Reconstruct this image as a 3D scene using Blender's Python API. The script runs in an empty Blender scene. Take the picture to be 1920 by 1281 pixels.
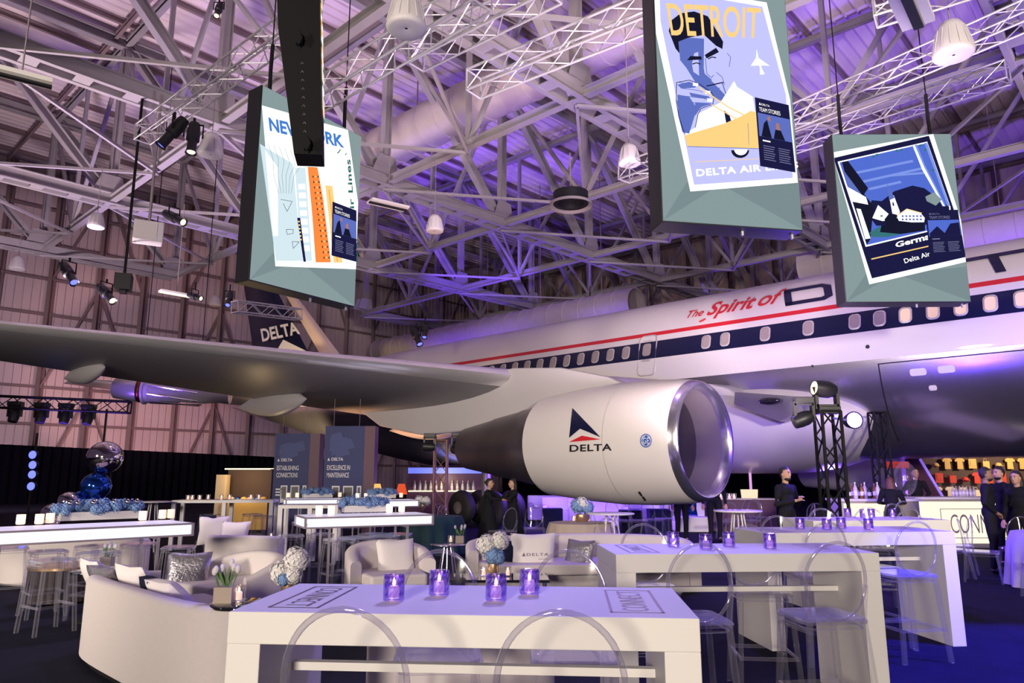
import bpy, bmesh, math, random
from mathutils import Vector, Matrix
random.seed(7)
S = bpy.context.scene
C = S.collection
PI = math.pi
# ------------------------------------------------------------------ camera
F, PITCH, CH = 1350.0, math.radians(10.5), 1.62
cam = bpy.data.cameras.new('camera'); co = bpy.data.objects.new('camera', cam); C.objects.link(co)
co.location = (0, 0, CH); co.rotation_euler = (math.radians(90) + PITCH, 0, 0)
cam.sensor_width = 36; cam.lens = 36 * F / 1920; cam.clip_end = 300; cam.clip_start = .05
cam.dof.use_dof = False
S.camera = co
# ------------------------------------------------------------------ world, view
S.view_settings.view_transform = 'Standard'; S.view_settings.look = 'None'
S.view_settings.gamma = 1; S.view_settings.exposure = 0.0; S.view_settings.use_curve_mapping = False
S.cycles.transparent_max_bounces = 28; S.cycles.max_bounces = 8; S.cycles.sample_clamp_indirect = 4
S.cycles.use_denoising = True
wd = bpy.data.worlds.new('world'); S.world = wd; wd.use_nodes = True
wd.node_tree.nodes['Background'].inputs[0].default_value = (.42, .30, .52, 1)
wd.node_tree.nodes['Background'].inputs[1].default_value = .15
# ------------------------------------------------------------------ frame of the hangar (a: towards the tail, b: across)
TH = math.radians(43)
U = Vector((-math.cos(TH), math.sin(TH), 0)); V = Vector((math.sin(TH), math.cos(TH), 0))
def W(a, b, z=0): return U * a + V * b + Vector((0, 0, z))
def ray(x, y):
    cx = (x - 960) / F; cy = (640.5 - y) / F
    return Vector((cx, math.cos(PITCH) - cy * math.sin(PITCH), math.sin(PITCH) + cy * math.cos(PITCH)))
O = Vector((0, 0, CH))
def PY(x, y, Y): d = ray(x, y); return O + d * (Y / d.y)
def PZ(x, y, z): d = ray(x, y); return O + d * ((z - CH) / d.z)
def PB(x, y, b): d = ray(x, y); q = O + d * (b / d.dot(V)); return (q.dot(U), b, q.z)
def PN(x, y, p0, n): d = ray(x, y); return O + d * ((Vector(p0) - O).dot(n) / d.dot(n))
# ------------------------------------------------------------------ lights
def light(kind, loc, target, col, e, size=.3, spot=60, blend=.6):
    l = bpy.data.lights.new(kind.lower() + '_light', kind); l.energy = e; l.color = col
    o = bpy.data.objects.new(kind.lower() + '_light', l); C.objects.link(o); o.location = loc
    if kind == 'SPOT': l.spot_size = math.radians(spot); l.spot_blend = blend; l.shadow_soft_size = size
    elif kind == 'AREA': l.size = size
    else: l.shadow_soft_size = size
    if target is not None:
        o.rotation_euler = (Vector(target) - Vector(loc)).to_track_quat('-Z', 'Y').to_euler()
    return o
WARM = (1, .87, .72); PUR = (.24, .10, 1); BLU = (.12, .06, 1); LAV = (.62, .5, 1); PINK = (1, .55, .5)
# unseen warm key spots, added low behind the camera
light('SPOT', (-3, -10, 3.2), (-1, 8, 1.2), WARM, 7400, .7, 80)
light('SPOT', (7, -10, 4.5), (6, 18, 8.5), WARM, 18500, .8, 50, .8)
light('SPOT', (-12, -1, 4), (-4, 18, 4.5), WARM, 5500, .8, 80)
# lavender wash over the bar tables and lounge
light('SPOT', (2.5, 9.5, 8), (1.2, 4.4, 1), (.34, .27, 1), 1500, .3, 90)
light('SPOT', (.5, 8.0, 7), (-.1, 3.4, 1), (.30, .25, 1), 1900, .3, 60)
light('SPOT', (3, 14, 8), (5, 9, 0), (.24, .12, 1), 1500, .3, 80)
light('SPOT', (-5, 13, 7.5), (-3.3, 8.5, .5), (.6, .45, 1), 1100, .3, 80)
light('SPOT', (8, 4.5, 9), (5.3, 5.9, 0), (.05, .03, 1), 26000, .1, 30, .3)
light('SPOT', (9, 14, 7), (7.2, 10.2, 0), (.25, .15, 1), 4000, .1, 45, .4)
light('POINT', (3.2, 21.5, 1.7), None, PUR, 420, .2)
light('POINT', (0.6, 23.5, 1.7), None, PUR, 260, .2)
# violet up-lights into the roof
for (a, b, ta, tb, e) in ((14, 24, 14, 14, 9000), (30, 8, 28, 12, 5000), (8, 30, 8, 36, 12000), (24, 30, 22, 26, 9000),
                          (36, 27, 34, 30, 8000), (0, 30, 2, 34, 16000), (20, 42, 22, 36, 9000), (-2, 16, 4, 22, 9000)):
    light('SPOT', W(a, b, 1.0), W(ta, tb, 18), PUR, e * .6, .25, 80)
for (p, t, e, c) in ((W(24, -2, 2), W(22, 6, 19), 6000, 34), (W(26, 24, 8.2), W(30, 30, 16), 5000, 60), (W(-2, 22, 2), W(6, 26, 16), 9000, 50), (W(14, 8, 1), W(12.4, 16, 14), 5000, 26), (W(30, 8, 2), W(33, 14, 14), 3000, 30)):
    light('SPOT', p, t, (.2, .08, 1), e, .2, c)
# warm roof wash
light('SPOT', W(27, 5, 2.5), W(27, 8, 20), (1, .78, .84), 9000, 1, 110)
light('SPOT', W(5, 11, 2.5), W(12, 18, 20), (1, .76, .88), 7000, 1, 110)
light('SPOT', W(-4, 20, 9), W(3, 34, 18), (.9, .7, .9), 3500, 1, 110)
# salmon wash over the end wall and the tail
light('SPOT', W(38, 15, 4), W(50, 17.5, 8), PINK, 2500, .4, 70)
light('SPOT', W(34, 4, 6), W(50, 12, 6), (.95, .75, .85), 4500, .8, 110)
light('SPOT', W(30, 12, 1), W(39, 21, 9), (1, .6, .4), 1800, .3, 50)
light('SPOT', W(33, 17, .6), W(34, 21.6, 4.5), (1, .74, .38), 3200, .3, 90)
light('SPOT', W(22, 14, .6), W(19.6, 15, 3.6), (1, .50, .25), 1300, .2, 70)
# violet light on belly, far bars
light('SPOT', W(9, 26, .8), W(3, 20, 4), PUR, 1800, .2, 90)
light('SPOT', W(12, 24, 7), W(16, 24, 0), PUR, 0.1, .2, 90)
light('SPOT', PY(1200, 860, 24), PY(1120, 960, 26), (.3, .12, 1), 1500, .3, 110)

# ------------------------------------------------------------------ materials
def new_mat(name):
    m = bpy.data.materials.new(name); m.use_nodes = True
    return m, m.node_tree, m.node_tree.nodes['Principled BSDF']
def mat(name, col, rough=.5, metal=0, em=None, es=0, var=0, scale=8, bump=0, bscale=60, coat=0, spec=.5):
    m, t, p = new_mat(name)
    p.inputs['Base Color'].default_value = (*col, 1); p.inputs['Roughness'].default_value = rough; p.inputs['Metallic'].default_value = metal
    p.inputs['Specular IOR Level'].default_value = spec; p.inputs['Coat Weight'].default_value = coat
    if em: p.inputs['Emission Color'].default_value = (*em, 1); p.inputs['Emission Strength'].default_value = es
    if var or bump:
        tc = t.nodes.new('ShaderNodeTexCoord'); n = t.nodes.new('ShaderNodeTexNoise'); n.inputs['Scale'].default_value = scale; n.inputs['Detail'].default_value = 4
        t.links.new(tc.outputs['Object'], n.inputs['Vector'])
        if var:
            r = t.nodes.new('ShaderNodeMapRange'); r.inputs['To Min'].default_value = 1 - var; r.inputs['To Max'].default_value = 1 + var
            t.links.new(n.outputs['Fac'], r.inputs['Value'])
            x = t.nodes.new('ShaderNodeVectorMath'); x.operation = 'SCALE'; x.inputs[0].default_value = col
            t.links.new(r.outputs[0], x.inputs['Scale']); t.links.new(x.outputs[0], p.inputs['Base Color'])
        if bump:
            n2 = t.nodes.new('ShaderNodeTexNoise'); n2.inputs['Scale'].default_value = bscale
            t.links.new(tc.outputs['Object'], n2.inputs['Vector'])
            b = t.nodes.new('ShaderNodeBump'); b.inputs['Strength'].default_value = bump; b.inputs['Distance'].default_value = .02
            t.links.new(n2.outputs['Fac'], b.inputs['Height']); t.links.new(b.outputs[0], p.inputs['Normal'])
    return m
def emis(name, col, s=1.0):
    m = bpy.data.materials.new(name); m.use_nodes = True; t = m.node_tree; t.nodes.clear()
    e = t.nodes.new('ShaderNodeEmission'); e.inputs[0].default_value = (*col, 1); e.inputs[1].default_value = s
    o = t.nodes.new('ShaderNodeOutputMaterial'); t.links.new(e.outputs[0], o.inputs[0]); return m
def acrylic(name, tint, face=.04, edge=.55, rough=.05, body=0.0, bcol=(.8, .78, .9)):
    """clear plastic or glass: see-through face on, mirror-like at grazing angles"""
    m = bpy.data.materials.new(name); m.use_nodes = True; t = m.node_tree; t.nodes.clear(); N = t.nodes.new; K = t.links.new
    tr = N('ShaderNodeBsdfTransparent'); tr.inputs[0].default_value = (*tint, 1)
    gl = N('ShaderNodeBsdfGlossy'); gl.inputs[0].default_value = (1, 1, 1, 1); gl.inputs['Roughness'].default_value = rough
    df = N('ShaderNodeBsdfDiffuse'); df.inputs[0].default_value = (*bcol, 1)
    lw = N('ShaderNodeLayerWeight'); lw.inputs[0].default_value = .5; pw = N('ShaderNodeMath'); pw.operation = 'POWER'; pw.inputs[1].default_value = 3
    mr = N('ShaderNodeMapRange'); mr.inputs['To Min'].default_value = face; mr.inputs['To Max'].default_value = edge
    mr2 = N('ShaderNodeMapRange'); mr2.inputs['To Min'].default_value = body * .5; mr2.inputs['To Max'].default_value = min(1, body * 5)
    m1 = N('ShaderNodeMixShader'); m2 = N('ShaderNodeMixShader'); o = N('ShaderNodeOutputMaterial')
    K(lw.outputs['Facing'], pw.inputs[0]); K(pw.outputs[0], mr.inputs['Value']); K(pw.outputs[0], mr2.inputs['Value'])
    K(mr2.outputs[0], m1.inputs[0]); K(tr.outputs[0], m1.inputs[1]); K(df.outputs[0], m1.inputs[2])
    K(mr.outputs[0], m2.inputs[0]); K(m1.outputs[0], m2.inputs[1]); K(gl.outputs[0], m2.inputs[2]); K(m2.outputs[0], o.inputs[0]); return m
M = dict(

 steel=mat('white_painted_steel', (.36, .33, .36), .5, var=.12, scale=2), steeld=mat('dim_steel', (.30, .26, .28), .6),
 deck=mat('roof_deck', (.86, .74, .78), .8, var=.12, scale=.35), purlin=mat('purlin', (.30, .22, .24), .7),
 wallp=mat('wall_panel', (.62, .48, .50), .8, var=.08, scale=.5), girt=mat('girt', (.22, .15, .16), .7),
 drape=mat('black_drape', (.004, .004, .008), .95, spec=.05), floor=mat('carpet', (.010, .010, .022), .9, var=.5, scale=3, bump=.3, bscale=180, spec=.1),
 duct=mat('duct', (.60, .52, .54), .55, var=.1, scale=3), alu=mat('truss_aluminium', (.62, .60, .66), .42, .6), black=mat('black_metal', (.012, .012, .016), .42),
 blackm=mat('black_matte', (.010, .010, .012), .8, spec=.2), white=mat('white_lacquer', (.82, .80, .77), .5, spec=.25), hull=mat('hull_white', (.74, .70, .69), .34, var=.02, scale=1, coat=.2),
 belly=mat('polished_belly', (.50, .47, .56), .25, .92, var=.15, scale=1.2, bump=.05, bscale=1.5), navy=mat('livery_navy', (.008, .010, .045), .25), red=mat('livery_red', (.62, .02, .03), .35),
 wing=mat('wing_grey', (.19, .18, .20), .42, var=.12, scale=.8), lead=mat('polished_leading_edge', (.88, .86, .90), .3, .75, bump=.5, bscale=4), lip=mat('polished_lip', (.70, .68, .72), .2, .95),
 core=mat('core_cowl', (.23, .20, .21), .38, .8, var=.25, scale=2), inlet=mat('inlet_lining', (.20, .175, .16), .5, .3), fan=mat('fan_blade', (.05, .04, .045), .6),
 peach=mat('bare_fin_orange_lit', (.78, .62, .58), .5), win=mat('cabin_pane', (.36, .30, .29), .3), winf=mat('window_frame', (.66, .62, .62), .35, .4), litwin=mat('lit_cabin_pane', (.7, .55, .4), .4, em=(1, .62, .3), es=.35),
 cream=mat('ivory_fabric', (.70, .64, .64), .9, var=.04, scale=30, bump=.25, bscale=300, spec=.2), pillow=mat('white_pillow', (.82, .77, .78), .9, bump=.15, bscale=120, spec=.2),
 silver=mat('silver_pillow', (.36, .34, .39), .38, .75, bump=.5, bscale=30), navyf=mat('navy_fabric', (.008, .010, .035), .85, spec=.2), glassblack=mat('black_glass', (.012, .012, .015), .06, coat=1),
 chrome=mat('chrome', (.8, .8, .82), .1, 1), gold=mat('gold_pot', (.62, .42, .25), .3, .8), ball=mat('silver_balloon', (.74, .68, .70), .07, 1), bballoon=mat('blue_balloon', (.03, .12, .62), .10, .95),
 bloomb=mat('blue_hydrangea', (.20, .33, .60), .8, var=.3, scale=25), bloomw=mat('white_hydrangea', (.78, .76, .74), .8), leaf=mat('green_leaf', (.10, .22, .06), .6), stemm=mat('planter_wood', (.45, .36, .30), .6),
 lit=emis('light_box', (.86, .86, 1), 1.15), litw=emis('bar_light', (1, .90, .66), 1.25), frame=mat('pewter_frame', (.44, .38, .42), .4, .5), wax=mat('candle_wax', (.9, .84, .76), .5, em=(1, .72, .45), es=.8),
 flame=emis('flame', (1, .72, .42), 12), tyre=mat('tyre', (.016, .015, .016), .7), hub=mat('wheel_hub', (.3, .28, .28), .5, .5), skin=mat('skin', (.50, .28, .20), .6), skind=mat('skin_tan', (.30, .16, .11), .6),
 cloth=mat('black_cloth', (.010, .010, .014), .85, spec=.2), hair=mat('dark_hair', (.014, .010, .010), .6), hairr=mat('auburn_hair', (.12, .04, .025), .6), linen=mat('oatmeal_linen', (.46, .38, .33), .9, var=.06, scale=20), teal=mat('teal_cloth', (.012, .05, .07), .8),
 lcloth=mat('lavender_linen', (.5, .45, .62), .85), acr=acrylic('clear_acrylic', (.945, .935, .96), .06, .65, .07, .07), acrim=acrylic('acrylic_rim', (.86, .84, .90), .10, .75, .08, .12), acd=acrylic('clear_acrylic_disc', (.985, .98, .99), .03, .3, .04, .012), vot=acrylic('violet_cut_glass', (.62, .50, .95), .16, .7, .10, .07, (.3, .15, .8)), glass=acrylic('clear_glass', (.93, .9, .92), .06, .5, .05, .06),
 bulb=emis('fixture_bulb', (.45, .35, 1), 30), bulbw=emis('warm_bulb', (1, .8, .45), 3), bulbb=emis('blue_bulb', (.14, .16, 1), 2.2), tube=emis('warm_tube', (1, .82, .5), 2.2), bannerm=mat('banner_blue', (.025, .035, .15), .6, var=.25, scale=1.5),
 bside=mat('maroon_panel', (.10, .03, .07), .5), type=mat('white_type', (.8, .8, .85), .6), gtype=mat('bronze_lettering', (.16, .13, .18), .4, .3), gtypel=mat('champagne_lettering', (.38, .31, .34), .4, .3),
 blutype=mat('logo_blue', (.02, .10, .45), .3), speaker=mat('white_speaker', (.70, .66, .70), .5), shelf=mat('merch_wall', (.06, .035, .03), .8), photo=mat('print_grey', (.16, .15, .16), .6), mud=mat('bare_concrete', (.12, .10, .10), .8),
 ge=mat('badge_white', (.75, .75, .78), .4), fairing=mat('fairing_grey', (.42, .40, .43), .4), gold2=mat('mustard_cloth', (.55, .34, .10), .7), cream2=mat('cream_cloth', (.62, .50, .36), .7), redc=mat('red_cloth', (.5, .03, .02), .7),
)
def led(name, col, s=1.0): return emis(name, col, s)
# ------------------------------------------------------------------ mesh builder
class MB:
    def __init__(s): s.v = []; s.f = []; s.m = []; s.sm = []
    def add(s, vs, fs, mi=0, smooth=False):
        o = len(s.v); s.v += [tuple(p) for p in vs]
        for f in fs: s.f.append([o + i for i in f]); s.m.append(mi); s.sm.append(smooth)
        return s
    def box(s, c, d, rz=0, mi=0, M4=None):
        x, y, z = [k / 2 for k in d]
        vs = [Vector((i * x, j * y, k * z)) for k in (-1, 1) for j in (-1, 1) for i in (-1, 1)]
        if rz: R = Matrix.Rotation(rz, 3, 'Z'); vs = [R @ p for p in vs]
        if M4: vs = [M4 @ p for p in vs]
        vs = [p + Vector(c) for p in vs]
        return s.add(vs, [(0, 2, 3, 1), (4, 5, 7, 6), (0, 1, 5, 4), (2, 6, 7, 3), (0, 4, 6, 2), (1, 3, 7, 5)], mi)
    def bar(s, p, q, w, h=None, mi=0, up=(0, 0, 1)):
        p = Vector(p); q = Vector(q); d = (q - p); L = d.length; d.normalize(); up = Vector(up)
        if abs(d.dot(up)) > .97: up = Vector((0, 1, 0))
        sx = d.cross(up).normalized(); uz = sx.cross(d); h = h or w
        vs = [c + sx * (i * w / 2) + uz * (j * h / 2) for c in (p, q) for j in (-1, 1) for i in (-1, 1)]
        return s.add(vs, [(0, 1, 3, 2), (4, 6, 7, 5), (0, 4, 5, 1), (2, 3, 7, 6), (0, 2, 6, 4), (1, 5, 7, 3)], mi)
    def hbeam(s, p, q, w, h, t=.03, mi=0, up=(0, 0, 1)):
        p = Vector(p); q = Vector(q); d = (q - p).normalized(); up = Vector(up)
        if abs(d.dot(up)) > .97: up = Vector((0, 1, 0))
        sx = d.cross(up).normalized(); uz = sx.cross(d)
        for k in (-1, 1): s.bar(p + uz * (k * h / 2), q + uz * (k * h / 2), w, t, mi, up)
        return s.bar(p, q, t, h, mi, up)
    def tube(s, pts, r, n=8, mi=0, caps=True, closed=False):
        pts = [Vector(p) for p in pts]; rs = r if isinstance(r, (list, tuple)) else [r] * len(pts)
        N = len(pts); vs = []; pu = None
        for i, p in enumerate(pts):
            if closed: d = pts[(i + 1) % N] - pts[i - 1]
            else: d = pts[min(i + 1, N - 1)] - pts[max(i - 1, 0)]
            d.normalize()
            if pu is None: pu = Vector((0, 0, 1)) if abs(d.z) < .9 else Vector((1, 0, 0))
            x = d.cross(pu).normalized(); y = x.cross(d).normalized(); pu = y
            vs += [p + (x * math.cos(2 * PI * k / n) + y * math.sin(2 * PI * k / n)) * rs[i] for k in range(n)]
        fs = []
        for i in range(N if closed else N - 1):
            a = i * n; b = ((i + 1) % N) * n
            fs += [(a + k, a + (k + 1) % n, b + (k + 1) % n, b + k) for k in range(n)]
        s.add(vs, fs, mi, True)
        if caps and not closed:
            o = len(s.v) - len(vs); s.f += [[o + k for k in range(n)][::-1], [o + (N - 1) * n + k for k in range(n)]]; s.m += [mi, mi]; s.sm += [False, False]
        return s
    def lathe(s, prof, n=32, c=(0, 0, 0), ax='Z', mi=0, smooth=True, R=None, mis=None, twist=0):
        vs = []; c = Vector(c)
        for j, (r, h) in enumerate(prof):
            for k in range(n):
                t = 2 * PI * (k + twist * (j % 2)) / n; x, y = r * math.cos(t), r * math.sin(t)
                p = Vector((x, y, h)) if ax == 'Z' else (Vector((h, x, y)) if ax == 'X' else Vector((x, h, y)))
                vs.append(c + (R @ p if R else p))
        o = len(s.v); s.v += [tuple(p) for p in vs]
        for j in range(len(prof) - 1):
            for k in range(n):
                s.f.append([o + j * n + k, o + j * n + (k + 1) % n, o + (j + 1) * n + (k + 1) % n, o + (j + 1) * n + k]); s.m.append(mis[j] if mis else mi); s.sm.append(smooth)
        return s
    def sphere(s, c, r, n=20, mi=0, sc=(1, 1, 1)):
        m = n // 2; prof = [(max(1e-4, math.sin(PI * j / m)) * r, -math.cos(PI * j / m) * r) for j in range(m + 1)]
        o = len(s.v); s.lathe(prof, n, (0, 0, 0), mi=mi); c = Vector(c)
        for i in range(o, len(s.v)): p = s.v[i]; s.v[i] = (c.x + p[0] * sc[0], c.y + p[1] * sc[1], c.z + p[2] * sc[2])
        return s
    def poly(s, pts, mi=0): return s.add(pts, [tuple(range(len(pts)))], mi)
    def prism(s, pts, d, mi=0):
        d = Vector(d); n = len(pts); pts = [Vector(p) for p in pts]
        s.add(pts + [p + d for p in pts], [tuple(range(n))[::-1], tuple(range(n, 2 * n))] + [(i, (i + 1) % n, n + (i + 1) % n, n + i) for i in range(n)], mi); return s
    def grid(s, fn, nu, nv, mi=0, smooth=True, closed_u=False):
        vs = [fn(i / (nu if closed_u else nu - 1), j / (nv - 1)) for j in range(nv) for i in range(nu)]
        fs = []
        for j in range(nv - 1):
            for i in range(nu if closed_u else nu - 1):
                fs.append((j * nu + i, j * nu + (i + 1) % nu, (j + 1) * nu + (i + 1) % nu, (j + 1) * nu + i))
        return s.add(vs, fs, mi, smooth)
    def build(s, name, mats, parent=None, loc=None, rz=0, bevel=0, fix=True):
        me = bpy.data.meshes.new(name); me.from_pydata(s.v, [], s.f)
        if not isinstance(mats, (list, tuple)): mats = [mats]
        for m in mats: me.materials.append(M[m] if isinstance(m, str) else m)
        me.polygons.foreach_set('material_index', s.m); me.polygons.foreach_set('use_smooth', s.sm)
        if fix:
            bm = bmesh.new(); bm.from_mesh(me); bmesh.ops.recalc_face_normals(bm, faces=bm.faces); bm.to_mesh(me); bm.free()
        if any(s.sm): me.set_sharp_from_angle(angle=math.radians(50))
        me.update(); o = bpy.data.objects.new(name, me); C.objects.link(o)
        if parent: o.parent = parent
        if loc is not None: o.location = loc
        o.rotation_euler[2] = rz
        if bevel:
            b = o.modifiers.new('soft', 'BEVEL'); b.width = bevel; b.segments = 2; b.limit_method = 'ANGLE'
        return o
def tag(o, label, cat, group=None, kind=None):
    o['label'] = label; o['category'] = cat
    if group: o['group'] = group
    if kind: o['kind'] = kind
    return o
def thing(name, label, cat, loc=(0, 0, 0), rz=0, group=None):
    o = bpy.data.objects.new(name, None); C.objects.link(o); o.location = loc; o.rotation_euler[2] = rz; o.empty_display_size = .1
    return tag(o, label, cat, group)
def struct(name, mb, mats, loc=None, rz=0, **k):
    o = mb.build(name, mats, None, loc, rz, **k); o['kind'] = 'structure'; return o
KIDS = {}
def copy_tree(o, parent=None):
    c = o.copy(); C.objects.link(c); c.parent = parent
    for ch in o.children: copy_tree(ch, c)
    return c
def dup(o, loc, rz=0, label=None, group=None, scale=None):
    c = copy_tree(o); c.location = loc; c.rotation_euler[2] = rz
    if label: c['label'] = label
    if group: c['group'] = group
    if scale: c.scale = scale if isinstance(scale, tuple) else (scale,) * 3
    return c
# text geometry
TC = {}
def text_geo(s, offset=0.0, spacing=1.0):
    k = (s, offset, spacing)
    if k not in TC:
        cu = bpy.data.curves.new('lettering', 'FONT'); cu.body = s; cu.size = 1; cu.offset = offset; cu.space_character = spacing; cu.resolution_u = 4
        o = bpy.data.objects.new('lettering', cu); C.objects.link(o); dg = bpy.context.evaluated_depsgraph_get(); dg.update()
        me = bpy.data.meshes.new_from_object(o.evaluated_get(dg)); vs = [v.co.copy() for v in me.vertices]; fs = [tuple(p.vertices) for p in me.polygons]
        bpy.data.objects.remove(o); bpy.data.curves.remove(cu); bpy.data.meshes.remove(me)
        x0 = min(v.x for v in vs); x1 = max(v.x for v in vs); y0 = min(v.y for v in vs); y1 = max(v.y for v in vs)
        TC[k] = ([((v.x - x0) / (x1 - x0), (v.y - y0) / (y1 - y0)) for v in vs], fs)
    return TC[k]
def text_on(mb, s, fn, mi=0, offset=.0, spacing=1.0):
    """fn maps the lettering's unit box to space"""
    vs, fs = text_geo(s, offset, spacing); mb.add([fn(*p) for p in vs], fs, mi)
def bilin(bl, br, tl, tr):
    bl, br, tl, tr = map(Vector, (bl, br, tl, tr))
    return lambda x, y: (bl * (1 - x) + br * x) * (1 - y) + (tl * (1 - x) + tr * x) * y

# ================================================================== HANGAR
mb = MB(); mb.box((0, 0, -.05), (120, 120, .1)); struct('floor', mb, 'floor', W(20, 15), -TH)
# end wall behind the tail (a = 50) and long wall beyond the aircraft (b = 52)
def panel_wall(name, p, q, h, n, side):
    p = Vector(p); q = Vector(q); d = (q - p); L = d.length; d.normalize(); nn = Vector((0, 0, 1)).cross(d) * side
    m = MB()
    for i in range(n):                                      # ribbed sheets
        for j in range(6):
            t0 = (i + j / 6) / n * L; t1 = (i + (j + .92) / 6) / n * L
            m.poly([p + d * t0, p + d * t1, p + d * t1 + Vector((0, 0, h)), p + d * t0 + Vector((0, 0, h))])
            t2 = (i + (j + 1) / 6) / n * L; g = nn * -.05
            m.poly([p + d * t1 + g, p + d * t2 + g, p + d * t2 + g + Vector((0, 0, h)), p + d * t1 + g + Vector((0, 0, h))])
    for i in range(n + 1):                                  # posts, girts and bracing in front of the sheets
        x = p + d * (i / n * L) + nn * .25
        m.hbeam(x, x + Vector((0, 0, h)), .25, .35, .04, 1)
        if i < n:
            y = p + d * ((i + 1) / n * L) + nn * .22
            k = i % 3
            for z0 in (0, 6.7, 13.4):
                if k == 0: m.bar(x + Vector((0, 0, z0)), y + Vector((0, 0, z0 + 6.5)), .12, .12, 1)
                elif k == 1: m.bar(y + Vector((0, 0, z0)), x + Vector((0, 0, z0 + 6.5)), .12, .12, 1)
    for z in (2.4, 4.6, 6.8, 9, 11.2, 13.4, 15.6, 17.8):
        m.bar(p + nn * .15 + Vector((0, 0, z)), q + nn * .15 + Vector((0, 0, z)), .12, .16, 1)
    return struct(name, m, ['wallp', 'girt'], fix=False)
panel_wall('wall_tail', W(50, -12), W(50, 52), 20.5, 24, -1)
panel_wall('wall_far', W(50, 52), W(-22, 52), 20.5, 20, -1)
# roof deck with standing seams
m = MB(); n = 150
for i in range(n):
    a0 = -24 + i * .5; prof = [(0, 0), (.40, .04), (.43, .12), (.47, .12), (.5, 0)]
    for (x0, z0), (x1, z1) in zip(prof, prof[1:]):
        m.poly([(-(a0 + x0), -14, 20.9 - z0), (-(a0 + x1), -14, 20.9 - z1), (-(a0 + x1), 54, 20.9 - z1), (-(a0 + x0), 54, 20.9 - z0)])
struct('ceiling', m, 'deck', rz=-TH, fix=False)
# roof trusses
ZB, ZT = 13.0, 20.2
NB = [-3.9 + 6.7 * k for k in range(9)]
names_t = {2: 'first', 12.4: 'second', 22: 'third', 32: 'fourth', 42: 'last'}
def L3(a, b, z): return (-a, b, z)
for a, nm in names_t.items():
    t = thing('roof_truss', f'white steel roof truss spanning over the airliner, {nm} counted from the camera', 'roof truss', (0, 0, 0), -TH, 'main roof trusses')
    nodes = [b for b in NB if not (a == 42 and b > 16.5 and b < 29)]
    segs = [(nodes[0], nodes[-1])] if a != 42 else [(NB[0], 16.2), (29.6, NB[-1])]
    for (b0, b1) in segs:
        m = MB(); m2 = MB()
        for s in (-1, 1):
            m.box(L3(a + s * .24, (b0 + b1) / 2, ZB), (.06, b1 - b0, .46)); m.box(L3(a + s * .30, (b0 + b1) / 2, ZB + .22), (.16, b1 - b0, .04)); m.box(L3(a + s * .30, (b0 + b1) / 2, ZB - .22), (.16, b1 - b0, .04))
        k = b0
        while k < b1: m.box(L3(a, k, ZB - .2), (.5, .45, .03)); m.box(L3(a, k, ZB + .2), (.5, .45, .03)); k += 1.34
        m2.hbeam(L3(a, b0, ZT), L3(a, b1, ZT), .36, .42, .05)
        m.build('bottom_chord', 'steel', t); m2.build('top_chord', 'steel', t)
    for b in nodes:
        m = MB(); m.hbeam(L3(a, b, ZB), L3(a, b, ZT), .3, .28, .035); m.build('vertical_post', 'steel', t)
        m = MB()
        for s in (-1, 1): m.prism([L3(a + s * .28, b - .8, ZB + .22), L3(a + s * .28, b + .45, ZB + .22), L3(a + s * .28, b + .28, ZB + 1.0), L3(a + s * .28, b - .5, ZB + 1.0)], (.02, 0, 0))
        m.build('gusset_plate', 'steel', t)
        if b - 6.7 >= NB[0] - .1 and (b - 6.7) in nodes or any(abs(b - 6.7 - q) < .1 for q in nodes):
            m = MB(); m.hbeam(L3(a, b - .1, ZB + .1), L3(a, b - 6.6, ZT - .1), .32, .3, .035); m.build('diagonal_brace', 'steel', t)
AA = [2, 12.4, 22, 32, 42]
cnames = ['first', 'second', 'third', 'fourth', 'fifth', 'sixth', 'seventh', 'eighth', 'ninth']
for i, b in enumerate(NB):
    if b < -1: continue
    t = thing('cross_frame', f'steel cross frame tying the roof trusses together, {cnames[i]} along the hangar', 'roof brace', (0, 0, 0), -TH, 'cross frames between trusses')
    amax = 42 if not (16.5 < b < 29) else 32
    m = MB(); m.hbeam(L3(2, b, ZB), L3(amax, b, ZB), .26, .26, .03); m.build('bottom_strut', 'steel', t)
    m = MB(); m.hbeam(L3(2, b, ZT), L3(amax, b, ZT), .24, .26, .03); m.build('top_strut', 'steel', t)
    for a0, a1 in zip(AA, AA[1:]):
        if a1 > amax: continue
        am = (a0 + a1) / 2
        for (p, q) in ((L3(a0, b, ZT - .2), L3(am, b, ZB)), (L3(a1, b, ZT - .2), L3(am, b, ZB))):
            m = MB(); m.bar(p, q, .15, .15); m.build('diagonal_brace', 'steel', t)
        m = MB(); m.bar(L3(am, b, ZB), L3(am, b, ZT), .16); m.build('hanger_post', 'steel', t)
for i, (b0, b1) in enumerate(zip(NB[1:], NB[2:])):
    t = thing('wind_brace', f'flat steel wind bracing laid level between roof trusses, bay {["one","two","three","four","five","six","seven"][i]} of the span', 'roof brace', (0, 0, 0), -TH, 'wind bracing bays')
    for a0, a1 in zip(AA, AA[1:]):
        if a1 > 33 and b0 > 12 and b0 < 29: continue
        am = (a0 + a1) / 2; bm_ = (b0 + b1) / 2
        for (p, q) in ((L3(a0, b0, ZB - .3), L3(am, b1, ZB - .3)), (L3(a1, b0, ZB - .3), L3(am, b1, ZB - .3))):
            m = MB(); m.bar(p, q, .10, .10); m.build('brace_bar', 'steel', t)
m = MB()
k = 0
for a in range(-2, 50, 3):
    m.hbeam((-a, -12, 20.6), (-a, 51, 20.6), .14, .24, .03)
for b in range(-12, 52, 7):
    m.hbeam((4, b, 20.35), (-50, b, 20.35), .14, .22, .03)
struct('trim_1', m, 'purlin', rz=-TH)
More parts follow.
